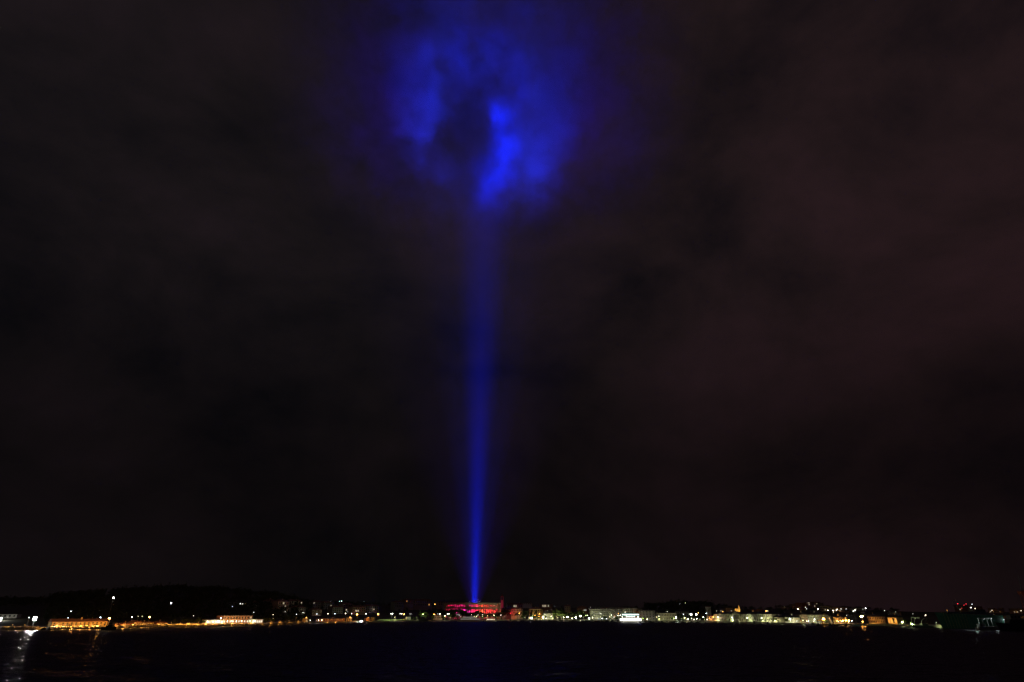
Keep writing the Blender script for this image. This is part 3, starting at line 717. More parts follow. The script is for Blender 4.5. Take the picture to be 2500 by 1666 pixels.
# ------------------------------------------------------------------ lamps
MARKS = [(-100, 45, 'below the long white slope building'), (45, 125, 'left of the ochre warehouse'), (125, 275, 'by the ochre warehouse'),
         (275, 330, 'by the low red shed'), (330, 412, 'by the low sheds right of the warehouse'), (412, 500, 'over the dark shore left of the restaurant'),
         (500, 645, 'by the bright restaurant'), (645, 760, 'below the houses of the left slope'), (760, 845, 'by the long shed with red doors'),
         (845, 932, 'near the bright boat light'), (932, 1012, 'along the green lawn'), (1012, 1086, 'by the salmon pavilion'), (1086, 1226, 'in front of the amphitheatre'),
         (1226, 1290, 'by the red corner house'), (1290, 1350, 'by the cream and white villas'), (1350, 1440, 'by the tall yellow green tree'),
         (1440, 1560, 'before the long office block'), (1560, 1655, 'by the grey four-storey house'), (1655, 1740, 'under the wooded fortress hill'),
         (1740, 1885, 'before the palace'), (1885, 2000, 'by the long stone block'), (2000, 2076, 'by the harbour office'), (2076, 2190, 'by the sailing boat'),
         (2190, 2320, 'by the vessel with the white frame'), (2320, 2600, 'behind the green ship')]
def mark(px):
    for a, b, s in MARKS:
        if a <= px < b: return s
    return 'at the edge of the shore'
CNAME = {C_WHITE: 'white', C_COOL: 'cool white', C_WARM: 'warm white', C_SOD: 'orange', C_YEL: 'yellow', C_GRN: 'greenish', C_RED: 'red', C_CYAN: 'cyan'}
PENDING = []
PGAIN, EGAIN = .5, .5
HEADS = {}
def head_mesh(kind, col, b, r):
    key = (kind, col, b, r)
    if key not in HEADS:
        em = emat('lamp glow %s %g' % (CNAME[col], b), col, b * EGAIN)
        m = MB()
        if kind == 'flood':
            for k in (-1, 1):
                for j in (-1, 1): m.box(k * r * .5 - r * .42, k * r * .5 + r * .42, -.12, .05, j * r * .5 - r * .42, j * r * .5 + r * .42)
        else: m.ball((0, 0, 0), r, 8, 6, 0, .7)
        HEADS[key] = m.mesh('lens', em)
    return HEADS[key]
def lamp(px, py, col, b=40, p=900, kind='street', back=6, r=.42, above=7.5, lx=0, ly=-1.2):
    """a lamp whose lit head shows at photo pixel (px, py); back = metres behind the quay edge, None = on the slope behind"""
    if kind == 'slope': b, r = b * .55, r * .9
    Y = slope_pos(px, py, above) if back is None else shoreY(px) + back
    x, z = wx(px, py, Y), wz(py, Y)
    g0 = ground(x, Y) if Y > shoreY(px) + 70 else 1.6
    h = max(2.2, z - g0)
    nm = {'street': 'street_lamp', 'twin': 'twin_street_lamp', 'flood': 'floodlight_mast', 'slope': 'street_lamp', 'low': 'garden_lamp'}[kind]
    o = thing(nm, None, 'lamp', (x, Y, g0))
    d = .22 if kind == 'flood' else .09
    MB().tube((0, .1, 0), (0, .1, h + .1), d, d * .6, 6).build('pole', DARKM if kind == 'flood' else METAL, o)
    if kind == 'twin':
        MB().box(-1.5, 1.5, .04, .16, h + .1, h + .2).build('arm', METAL, o)
        for s in (-1, 1): put('lens', head_mesh('street', col, b * (1 if s > 0 else .5), r), o, (s * 1.5, .1, h))
    elif kind == 'flood':
        MB().box(-r, r, .06, .2, h - r, h + r).build('rack', DARKM, o)
        put('lens', head_mesh('flood', col, b, r), o, (0, -.02, h))
    else:
        MB().tube((0, .1, h + .1), (0, -.5, h + .2), .05, .05, 5).build('arm', METAL, o)
        MB().box(-r * .8, r * .8, -.5 - r, -.5 + r, h + r * .72, h + r * .72 + .1).build('hood', DARKM, o)
        put('lens', head_mesh('street', col, b, r), o, (0, -.5, h))
    if p: light('POINT', o, (lx, -.5 + ly, h - r - .3), p * PGAIN * (3.6 if kind == 'low' and col in (C_YEL, C_GRN) else 1), col, .25)
    PENDING.append((o, px, col, {'street': 'street lamp', 'twin': 'twin headed street lamp', 'flood': 'floodlight mast', 'slope': 'small distant street lamp', 'low': 'low garden lamp'}[kind]))
    return o
W_, K_, S_, A_, Y_, G_ = C_WHITE, C_COOL, C_SOD, C_WARM, C_YEL, C_GRN
# left bay
lamp(20, 1507, W_, 8, 9000, 'slope', None, .3, above=3, ly=-7)  # lamp added only to brighten the white slope building
lamp(85, 1511, C_WHITE, 4000, 11000, 'flood', 10, 1.25, ly=-2)
lamp(-1, 1513, C_WHITE, 4000, 14000, 'flood', 14, 1.3, ly=-2)
lamp(277, 1460, W_, 26, 1200, 'flood', 60, .7)
lamp(268, 1510, S_, 160, 16000, 'street', 9, .7, lx=-5, ly=-2)
lamp(174, 1493, K_, 40, 150, 'slope', None, .45); lamp(246, 1508, K_, 30, 300, 'street', 48, .4); lamp(167, 1509, K_, 12, 100, 'street', 52, .35)
lamp(72, 1508, K_, 16, 0, 'street', 30, .35)
lamp(418, 1473, K_, 20, 500, 'flood', 60, .7)
lamp(366, 1507, S_, 110, 5200, 'street', 10, .7); lamp(323, 1507, K_, 30, 250, 'street', 40, .4); lamp(473, 1504, A_, 10, 80, 'street', 50, .3)
lamp(348, 1505, Y_, 7, 60, 'street', 60, .3); lamp(338, 1505, Y_, 6, 60, 'street', 60, .3)
for px_ in (140, 160, 181, 202, 223, 243): lamp(px_, 1530.5, S_, 3, 9500, 'low', 3, .2, ly=-2.5)
for px_ in (30, 60): lamp(px_, 1531, S_, 3, 3500, 'low', 5, .2, ly=-3)
for px_ in (285, 305, 327, 350, 390): lamp(px_, 1527.5, S_, 3, 6000, 'low', 4, .2, ly=-2)
for px_ in (418, 440, 462, 484, 505, 525): lamp(px_, 1524.5, S_, 3, 5200, 'low', 3, .2, ly=-3)
for px_ in (548, 570, 592, 614, 640, 662, 684, 706, 728): lamp(px_, lerp_tab(SHORE_PX, px_) - 5.5, S_, 3, 4600, 'low', 3, .2, ly=-3)
for px_ in (800, 822, 845, 868, 908): lamp(px_, lerp_tab(SHORE_PX, px_) - 4.5, S_, 3, 4000, 'low', 3, .2, ly=-2.5)
for px_ in (936, 950, 966, 985): lamp(px_, 1511.5, G_, 3, 2200, 'low', 14, .2, ly=-4)
lamp(587, 1474, W_, 40, 150, 'slope', None, .5); lamp(568, 1481, K_, 14, 80, 'slope', None, .4); lamp(540, 1510, W_, 60, 1500, 'street', 14, .5)
lamp(620, 1495, W_, 16, 150, 'slope', None, .4); lamp(521, 1518, A_, 60, 1200, 'low', 12, .4)
lamp(508, 1518, W_, 60, 900, 'low', 12, .4); lamp(533, 1517.5, W_, 70, 1500, 'low', 12, .5)
for i_, px_ in enumerate((556, 567, 578, 590, 611, 622)): lamp(px_, 1516.5, Y_ if i_ != 4 else A_, 40, 800, 'low', 15, .36, ly=-.6)
lamp(666, 1466, W_, 14, 60, 'slope', None, .35); lamp(667, 1501, A_, 14, 120, 'street', 60, .35); lamp(667, 1510, A_, 16, 200, 'street', 40, .35)
lamp(691, 1476, A_, 30, 120, 'slope', None, .5); lamp(700, 1478.5, W_, 12, 60, 'slope', None, .35); lamp(736, 1472.5, W_, 20, 90, 'slope', None, .4)
lamp(768, 1475, W_, 20, 90, 'slope', None, .4); lamp(740, 1496, W_, 24, 200, 'slope', None, .5); lamp(751, 1497, A_, 14, 100, 'slope', None, .4)
lamp(697, 1494, W_, 16, 200, 'slope', None, .35); lamp(807, 1476, K_, 10, 50, 'slope', None, .35); lamp(807, 1468.5, K_, 8, 50, 'slope', None, .35)
lamp(724, 1500, K_, 20, 300, 'street', 14, .35); lamp(774, 1499.5, K_, 24, 350, 'street', 14, .38); lamp(818, 1499, K_, 24, 350, 'street', 14, .38)
lamp(801, 1499, A_, 26, 250, 'street', 26, .45); lamp(844, 1498.5, A_, 36, 350, 'street', 24, .5); lamp(849, 1494, K_, 9, 60, 'slope', None, .35)
lamp(859, 1499, W_, 24, 350, 'street', 14, .38); lamp(872, 1500.5, S_, 120, 2500, 'street', 12, .75); lamp(871, 1492.5, A_, 20, 120, 'slope', None, .42); lamp(876, 1492.5, A_, 12, 80, 'slope', None, .38)
lamp(894, 1499, W_, 40, 700, 'street', 12, .5); lamp(913, 1488, A_, 20, 150, 'slope', None, .5); lamp(923, 1500, S_, 90, 2200, 'street', 12, .65)
lamp(927, 1499.5, K_, 10, 150, 'street', 13, .3)
lamp(829, 1468.5, C_CYAN, 20, 200, 'slope', None, .6); lamp(834, 1468, C_CYAN, 30, 300, 'slope', None, .8); lamp(889, 1469.5, C_CYAN, 8, 60, 'slope', None, .35)
lamp(758, 1514, S_, 8, 900, 'low', 8, .3); lamp(748, 1508, S_, 40, 1500, 'street', 8, .4); lamp(758, 1515, W_, 30, 700, 'low', 7, .35)
lamp(778, 1515.5, A_, 60, 3500, 'low', 4, .4, ly=-.5); lamp(786, 1516, A_, 60, 3500, 'low', 4, .4, ly=-.5); lamp(855, 1507, S_, 30, 1500, 'street', 10, .4); lamp(899, 1508, S_, 12, 900, 'street', 10, .35)
# lawn and arena front
lamp(956.5, 1499, W_, 60, 1500, 'twin', 10, .5); lamp(979, 1499, W_, 45, 1300, 'twin', 10, .45); lamp(987, 1500, S_, 70, 2000, 'street', 16, .62)
lamp(1002, 1499.5, W_, 6, 700, 'twin', 10, .35); lamp(964, 1507, Y_, 20, 700, 'low', 10, .35); lamp(1033, 1500, C_GRN, 50, 6000, 'street', 26, .5, ly=-2)
lamp(1060.5, 1500.5, S_, 90, 2200, 'street', 18, .62); lamp(1069, 1499.5, K_, 14, 100, 'street', 40, .35); lamp(1074, 1499, A_, 60, 1200, 'street', 20, .55)
lamp(1094, 1499.5, W_, 50, 1300, 'twin', 10, .45); lamp(1086, 1504, Y_, 55, 3000, 'low', 24, .6)
lamp(1062, 1475.5, S_, 50, 400, 'slope', None, .8); lamp(977, 1471, S_, 40, 500, 'slope', None, .7); lamp(1048, 1472, S_, 26, 300, 'slope', None, .55)
lamp(1026, 1478.5, W_, 26, 120, 'slope', None, .55); lamp(1002, 1477, W_, 10, 60, 'slope', None, .35); lamp(1028, 1472.5, W_, 10, 60, 'slope', None, .35)
for px_, py_, b_ in ((1116, 1501, 10), (1121, 1502, 14), (1125, 1506, 14), (1151, 1501, 20), (1167, 1502, 18), (1178, 1501, 16)): lamp(px_, py_, W_, b_, 300, 'street', 26, .35)
for px_, py_ in ((1158, 1505), (1164, 1505), (1178, 1505), (1190, 1504), (1206, 1503)): lamp(px_, py_, Y_, 16, 1500, 'street', 16, .4, ly=-2)
lamp(1223, 1502, W_, 30, 250, 'street', 12, .4); lamp(1206, 1502.5, Y_, 40, 500, 'street', 14, .42); lamp(1232, 1506, K_, 8, 150, 'street', 20, .3)
for px_, py_, c_ in ((1165, 1468.5, K_), (1158, 1466, K_), (1172.5, 1468.5, K_), (1146, 1469, K_), (1167, 1464.5, K_), (1171, 1469.5, W_)): lamp(px_, py_, c_, 8, 0, 'slope', None, .35)
lamp(1246, 1498, C_RED, 20, 6500, 'street', 40, .55, ly=1.5); lamp(1240, 1497, C_RED, 4, 6500, 'street', 55, .3, ly=1.5)
lamp(1268, 1497.5, S_, 60, 2600, 'street', 38, .6); lamp(1263, 1501, A_, 30, 2000, 'low', 34, .45); lamp(1269, 1500, S_, 40, 1800, 'street', 36, .5)
lamp(1275, 1505, G_, 60, 1800, 'low', 20, .5); lamp(1297, 1509, W_, 900, 2600, 'street', 8, .85); lamp(1325.5, 1507, W_, 1100, 3800, 'street', 8, .9)
lamp(1317, 1499, S_, 60, 2600, 'street', 46, .5); lamp(1306, 1503, S_, 40, 3200, 'low', 45, .5); lamp(1316, 1506, S_, 40, 3200, 'low', 40, .5); lamp(1300, 1504, G_, 40, 2000, 'low', 30, .5)
lamp(1346, 1505, A_, 50, 1800, 'low', 22, .5); lamp(1350, 1512, Y_, 30, 2000, 'low', 8, .4); lamp(1333, 1511, W_, 30, 2000, 'low', 8, .4)
lamp(1362, 1508, Y_, 12, 20000, 'low', 14, .4, ly=-5); lamp(1385.5, 1507, A_, 500, 2600, 'street', 10, .8); lamp(1376, 1507.5, A_, 60, 900, 'street', 10, .5)
lamp(1396.5, 1510, A_, 60, 1500, 'low', 8, .55); lamp(1405, 1507, W_, 90, 1200, 'street', 10, .6); lamp(1407, 1512, W_, 60, 900, 'low', 6, .5)
lamp(1416.5, 1504, Y_, 700, 3600, 'street', 12, 1.0); lamp(1434, 1502.5, G_, 30, 500, 'street', 22, .5); lamp(1430, 1503, G_, 20, 500, 'street', 22, .42)
lamp(1438.5, 1512.5, K_, 600, 2600, 'street', 6, .8); lamp(1284, 1475, K_, 12, 60, 'slope', None, .5); lamp(1271, 1472.5, K_, 14, 60, 'slope', None, .4)
lamp(1378.5, 1479, K_, 8, 40, 'slope', None, .4); lamp(1355, 1480.5, K_, 6, 40, 'slope', None, .4); lamp(1346, 1489.5, K_, 10, 60, 'slope', None, .35)
lamp(1425, 1487, W_, 40, 100, 'slope', None, .5); lamp(1442, 1483, W_, 14, 60, 'slope', None, .4); lamp(1438.5, 1488, W_, 12, 60, 'slope', None, .4)
for px_, py_, c_ in ((1190, 1507, Y_), (1200, 1507, Y_), (1212, 1506, G_), (1282, 1508, G_), (1290, 1509, Y_), (1310, 1509, G_), (1340, 1509, Y_), (1372, 1509, G_), (1392, 1508, Y_), (1402, 1508, G_), (1424, 1508, G_), (1018, 1508, G_), (1100, 1507, G_), (1130, 1507, G_)): lamp(px_, py_, c_, 6, 700, 'low', 13, .25, ly=-2)  # extra low lamps added to brighten the quay and its greenery
# office block front
for px_, py_, c_, b_ in ((1467, 1498.5, W_, 18), (1492.5, 1502, W_, 40), (1509.5, 1498.5, S_, 26), (1514, 1502.5, W_, 50), (1508.5, 1503.5, W_, 26), (1526, 1495, W_, 22),
                         (1519, 1506.5, W_, 40), (1488.5, 1506, A_, 22), (1526, 1503, W_, 10), (1499, 1507, K_, 16)): lamp(px_, py_, c_, b_, 420, 'street', 16, .42)
lamp(1470, 1510.5, K_, 36, 600, 'low', 8, .45); lamp(1481, 1513, K_, 26, 500, 'low', 6, .4); lamp(1447, 1508, Y_, 40, 1100, 'low', 26, .5, ly=2); lamp(1476, 1508, G_, 10, 1400, 'low', 24, .3); lamp(1511, 1508, G_, 10, 1400, 'low', 24, .3)
lamp(1516, 1484, W_, 16, 60, 'slope', None, .45); lamp(1493, 1487, W_, 16, 60, 'slope', None, .42); lamp(1487, 1487.5, W_, 5, 30, 'slope', None, .3); lamp(1553.5, 1484.5, K_, 50, 150, 'slope', None, .7)
lamp(1549, 1505, S_, 6, 2600, 'low', 36, .3, ly=1); lamp(1558, 1507, K_, 90, 1500, 'street', 12, .55)
lamp(1580, 1512.5, A_, 60, 1200, 'low', 10, .5); lamp(1570, 1510, G_, 8, 1500, 'low', 18, .3); lamp(1608.5, 1505, W_, 24, 1300, 'street', 16, .4); lamp(1609, 1511, Y_, 40, 3000, 'low', 14, .5)
lamp(1603, 1507, A_, 20, 400, 'street', 18, .4); lamp(1630, 1494, W_, 26, 100, 'slope', None, .5); lamp(1650.5, 1508, W_, 150, 2600, 'street', 12, .75); lamp(1645, 1510, G_, 20, 2200, 'low', 14, .4)
for px_, py_, c_ in ((1562, 1511, G_), (1588, 1511, Y_), (1620, 1511, G_), (1636, 1511, Y_), (1664, 1511, G_), (1676, 1512, Y_), (1692, 1512, G_), (1709, 1512, G_), (1775, 1514, G_), (1803, 1515, Y_), (1842, 1516, G_), (1880, 1517, Y_), (1905, 1518, G_), (1940, 1520, Y_), (1990, 1520, G_)): lamp(px_, py_, c_, 6, 300, 'low', 9, .25, ly=-2)  # more low lamps added to lift the light along the right waterfront
# fortress hill and harbour
lamp(1668, 1500, K_, 22, 200, 'street', 30, .42); lamp(1687, 1500, W_, 60, 800, 'flood', 30, 1.1); lamp(1700, 1500.5, W_, 30, 500, 'flood', 32, 1.0); lamp(1705, 1496, S_, 80, 1200, 'slope', None, .9)
lamp(1703, 1491.5, S_, 12, 400, 'slope', None, .6); lamp(1723, 1484.8, K_, 16, 60, 'slope', None, .5); lamp(1724, 1498, K_, 34, 300, 'street', 50, .5); lamp(1717, 1507, W_, 40, 800, 'street', 20, .48)
lamp(1660, 1475, K_, 10, 30, 'slope', None, .5); lamp(1673, 1472.5, C_GRN, 9, 200, 'slope', None, .6)
for px_, py_ in ((1671, 1509), (1688, 1510), (1680, 1512), (1701, 1511)): lamp(px_, py_, W_ if px_ != 1671 else Y_, 30, 1700, 'low', 14, .5)
for px_, py_ in ((1678.5, 1519), (1695, 1519), (1727, 1519.3)): lamp(px_, py_ - 1.4, A_, 40, 300, 'low', 1.5, .4)
lamp(1720, 1512, G_, 20, 900, 'low', 14, .4); lamp(1741, 1507, S_, 46, 2200, 'street', 14, .55); lamp(1732, 1510, S_, 20, 1800, 'low', 18, .4); lamp(1738, 1514, S_, 10, 1500, 'low', 12, .35)
for px_, py_ in ((1752, 1507), (1787, 1508), (1824, 1509), (1859, 1509.5)): lamp(px_, py_, W_, 46, 350, 'street', 10, .5)
for px_ in (1752, 1788, 1825, 1862): lamp(px_, 1515.5, G_ if px_ > 1760 else Y_, 10, 1500, 'low', 13.5, .3, ly=.8)
lamp(1764.5, 1493.5, S_, 40, 300, 'slope', None, .6); lamp(1749, 1492, A_, 10, 60, 'slope', None, .5); lamp(1785, 1491.5, A_, 8, 60, 'slope', None, .5); lamp(1870, 1492, S_, 50, 600, 'slope', None, .85); lamp(1874, 1492, A_, 26, 200, 'slope', None, .5); lamp(1838, 1492.5, S_, 12, 900, 'slope', None, .4)
for px_, py_, c_ in ((1892, 1515, Y_), (1863, 1516, Y_), (1929, 1517, Y_)): lamp(px_, py_, c_, 14, 3000, 'low', 14, .35)
lamp(1928, 1511, W_, 50, 1300, 'street', 14, .55); lamp(1988, 1512.5, W_, 36, 1800, 'street', 14, .48); lamp(1960, 1515, G_, 14, 1900, 'low', 16, .35); lamp(1974, 1520, K_, 30, 600, 'low', 10, .4)
lamp(1970, 1521, A_, 30, 700, 'low', 12, .4); lamp(1946, 1521, K_, 12, 400, 'low', 10, .35); lamp(1956, 1521, S_, 8, 900, 'low', 14, .3); lamp(1986, 1517, W_, 14, 1500, 'low', 22, .3)
for px_, py_, b_, r_ in ((2009.5, 1510.5, 120, .75), (2011.5, 1512.5, 120, .75), (2008, 1513.5, 80, .6)): lamp(px_, py_, S_, b_, 1500, 'street', 14, r_)
lamp(2000, 1515, (.82, .9, 1), 30, 300, 'street', 10, .45); lamp(2014, 1517, G_, 14, 1800, 'low', 16, .4); lamp(2026, 1513.5, W_, 26, 900, 'street', 12, .42)
for px_, py_, b_, r_ in ((2043, 1516, 46, .6), (2057, 1516, 100, .72), (2064.5, 1515, 110, .72), (2071.5, 1515, 110, .72), (2051, 1515.5, 26, .42)): lamp(px_, py_, S_, b_, 1500, 'street', 12, r_)
lamp(2055, 1522, A_, 16, 900, 'low', 8, .35); lamp(2073, 1525, A_, 40, 500, 'low', 4, .4); lamp(2048, 1524, A_, 20, 500, 'low', 5, .35); lamp(2079, 1516, K_, 26, 200, 'street', 14, .42)
lamp(2103, 1505.5, S_, 900, 2800, 'street', 16, 1.15); lamp(2106, 1521, S_, 60, 200, 'low', 5, .6)
for px_, py_, c_, b_, r_ in ((1947.5, 1487.5, A_, 50, .8), (1966, 1483, W_, 14, .5), (1969, 1487, W_, 12, .5), (1996.5, 1487.8, W_, 50, .8), (1986, 1496, W_, 22, .6), (2021, 1490.5, A_, 36, .7),
                             (2034, 1491, A_, 50, .75), (2034.5, 1495, A_, 12, .5), (2042.5, 1489, A_, 60, .8), (2044, 1487, W_, 14, .5), (2053, 1487, W_, 18, .55), (2048, 1491.5, S_, 12, .5), (2065.5, 1487, W_, 14, .5),
                             (2083, 1492.5, W_, 40, .7), (2087, 1490, W_, 36, .75), (2113, 1485.5, W_, 40, .8), (2066.5, 1503, W_, 8, .4), (2106, 1488, W_, 6, .5), (2126, 1501, W_, 10, .4), (2142.5, 1499.5, W_, 22, .5), (2146.5, 1499.5, W_, 8, .4), (2159, 1491.5, W_, 12, .5),
                             (2186, 1494.5, W_, 8, .4), (2188, 1500.5, W_, 14, .4), (2228, 1499, W_, 6, .4), (2259, 1502.5, A_, 40, .5), (2337.5, 1474.5, C_RED, 24, .7), (2353, 1478, C_RED, 22, .62), (2358, 1475, C_RED, 18, .62), (2347.5, 1486, C_RED, 6, .5),
                             (2372.5, 1475.5, K_, 26, .6), (2370, 1483.8, W_, 40, .72), (2380, 1486, A_, 20, .6), (2421, 1490.5, A_, 14, .45), (2492, 1491.5, A_, 12, .5), (1915, 1482.5, Y_, 2, .5)):
    lamp(px_, py_, c_, b_, 160 if b_ > 10 else 0, 'slope', None, r_, above=9)
lamp(1952, 1484, S_, 5, 9000, 'slope', None, .4, above=10, ly=-4); lamp(2345, 1489, S_, 3, 3500, 'slope', None, .35, above=8, ly=-4); lamp(2384, 1489, S_, 3, 2500, 'slope', None, .35, above=8, ly=-4)
lamp(2425, 1492.5, S_, 3, 2500, 'slope', None, .3, above=7, ly=-4); lamp(2480, 1493, S_, 3, 2500, 'slope', None, .3, above=7, ly=-4); lamp(1331, 1482, S_, 4, 3500, 'slope', None, .35, above=6, ly=-4); lamp(999, 1473, S_, 4, 3500, 'slope', None, .35, above=7, ly=-3); lamp(1052, 1470, S_, 4, 1500, 'slope', None, .35, above=9, ly=-3)
lamp(2203, 1523, G_, 90, 1500, 'street', 10, .62); lamp(2176, 1516, S_, 6, 2200, 'street', 20, .35, ly=1)
lamp(2285, 1520, G_, 3, 1200, 'low', 3, .3, ly=-3); lamp(2311, 1490, S_, 4, 1200, 'slope', 30, .3)  # dim lamps added to brighten the green ship and its masts
lamp(2450, 1513, K_, 3, 700, 'street', 26, .3); lamp(2410, 1508, K_, 3, 900, 'street', 20, .3); lamp(2490, 1520, K_, 3, 500, 'street', 5, .3)  # dim quay lamps added for light on the moored ships

# ------------------------------------------------------------------ trees
rt = random.Random(5)
def leafq(m, c, s):
    a = Vector((rt.gauss(0, 1), rt.gauss(0, 1), rt.gauss(0, 1))).normalized(); b_ = a.orthogonal().normalized(); d = a.cross(b_)
    m.quad(c + b_ * s, c + d * s * .8, c - b_ * s, c - d * s * .8)
def crown_clumps(centres, n, rad, size):
    m = MB()
    for c, k in centres:
        for _ in range(n):
            v = Vector((rt.gauss(0, 1), rt.gauss(0, 1), rt.gauss(0, .8)));  v = v.normalized() * (rad * k * (.35 + .75 * rt.random()))
            leafq(m, c + v, size * (.6 + .8 * rt.random()))
    return m
PROTO = {}
for i_ in range(3):
    tr = MB().tube((0, 0, -.5), (.1, 0, 3.6), .32, .2, 7)
    cs = []
    for k in range(15):
        a = 2.4 * k; rr = 3.3 * math.sqrt((k + .5) / 15) * (.8 + .4 * rt.random()); z = 5 + 3.6 * rt.random() - .15 * rr
        c = Vector((rr * math.cos(a), rr * math.sin(a), z)); cs.append((c, .8 + .5 * rt.random()))
        if k % 3 == 0: tr.tube((.1, 0, 3.3), c, .14, .04, 5, cap=False)
    cs.append((Vector((0, 0, 8.2)), 1.2))
    PROTO['broad%d' % i_] = (tr.mesh('trunk', BARK), crown_clumps(cs, 55, 1.45, .42).mesh('crown', LEAF if i_ else LEAFD), 9.6)
tr = MB().tube((0, 0, -.5), (0, 0, 12), .3, .05, 7)
cs = [(Vector((rt.gauss(0, .3), rt.gauss(0, .3), 1.4 + k * .75)), 1.15 * (1 - (k / 17) ** 2) + .2) for k in range(17)]
PROTO['cypress'] = (tr.mesh('trunk', BARK), crown_clumps(cs, 45, 1.25, .34).mesh('crown', LEAFD), 14.0)
tr = MB()
for k in range(6): tr.tube((.12 * k, 0, -.4 + k * 1.2), (.12 * (k + 1), 0, .8 + k * 1.2), .24 - .015 * k, .22 - .015 * k, 7)
cr_ = MB()
for k in range(18):
    a = k * 2.4; up = .9 - k * .075; prev = Vector((.75, 0, 6.9)); wv = Vector((-math.sin(a), math.cos(a), 0))
    for s_ in range(6):
        d = Vector((math.cos(a), math.sin(a), up - s_ * .32)).normalized() * .55; nxt = prev + d; w0, w1 = .38 * (1 - s_ / 6.5), .38 * (1 - (s_ + 1) / 6.5)
        cr_.quad(prev - wv * w0, nxt - wv * w1 - Vector((0, 0, .12)), nxt, prev); cr_.quad(prev, nxt, nxt + wv * w1 - Vector((0, 0, .12)), prev + wv * w0); prev = nxt
PROTO['palm'] = (tr.mesh('trunk', BARK), cr_.mesh('crown', LEAFP), 8.6)
tr = MB().tube((0, 0, -.5), (.3, 0, 7), .35, .2, 7)
cs = []
for k in range(14):
    a = 2.4 * k; rr = 4.2 * math.sqrt((k + .5) / 14); c = Vector((rr * math.cos(a), rr * math.sin(a), 8.2 + .7 * rt.random() - .05 * rr * rr)); cs.append((c, 1))
    if k % 3 == 0: tr.tube((.3, 0, 6.6), c, .13, .05, 5, cap=False)
PROTO['pine'] = (tr.mesh('trunk', BARK), crown_clumps(cs, 50, 1.3, .4).mesh('crown', LEAFD), 10.0)
DESC = {'broad0': 'dark leafy tree', 'broad1': 'leafy green tree', 'broad2': 'spreading green tree', 'cypress': 'dark slender cypress', 'palm': 'palm tree', 'pine': 'dark umbrella pine'}
NAMES = {'broad0': 'leafy_tree', 'broad1': 'leafy_tree', 'broad2': 'leafy_tree', 'cypress': 'cypress_tree', 'palm': 'palm_tree', 'pine': 'pine_tree'}
def tree(px, top, back, kind, wide=1.0, label=None):
    Y = shoreY(px) + back; x = wx(px, top, Y); g0 = ground(x, Y) if back > 70 else 1.6
    me_t, me_c, h0 = PROTO[kind]; s = max(.35, (wz(top, Y) - g0) / h0)
    o = thing(NAMES[kind], label, 'tree', (x, Y, g0), rt.random() * 6.28, 'trees along the waterfront'); o.scale = (s * wide, s * wide, s)
    put('trunk', me_t, o); put('crown', me_c, o)
    if label is None: PENDING.append((o, px, None, DESC[kind]))
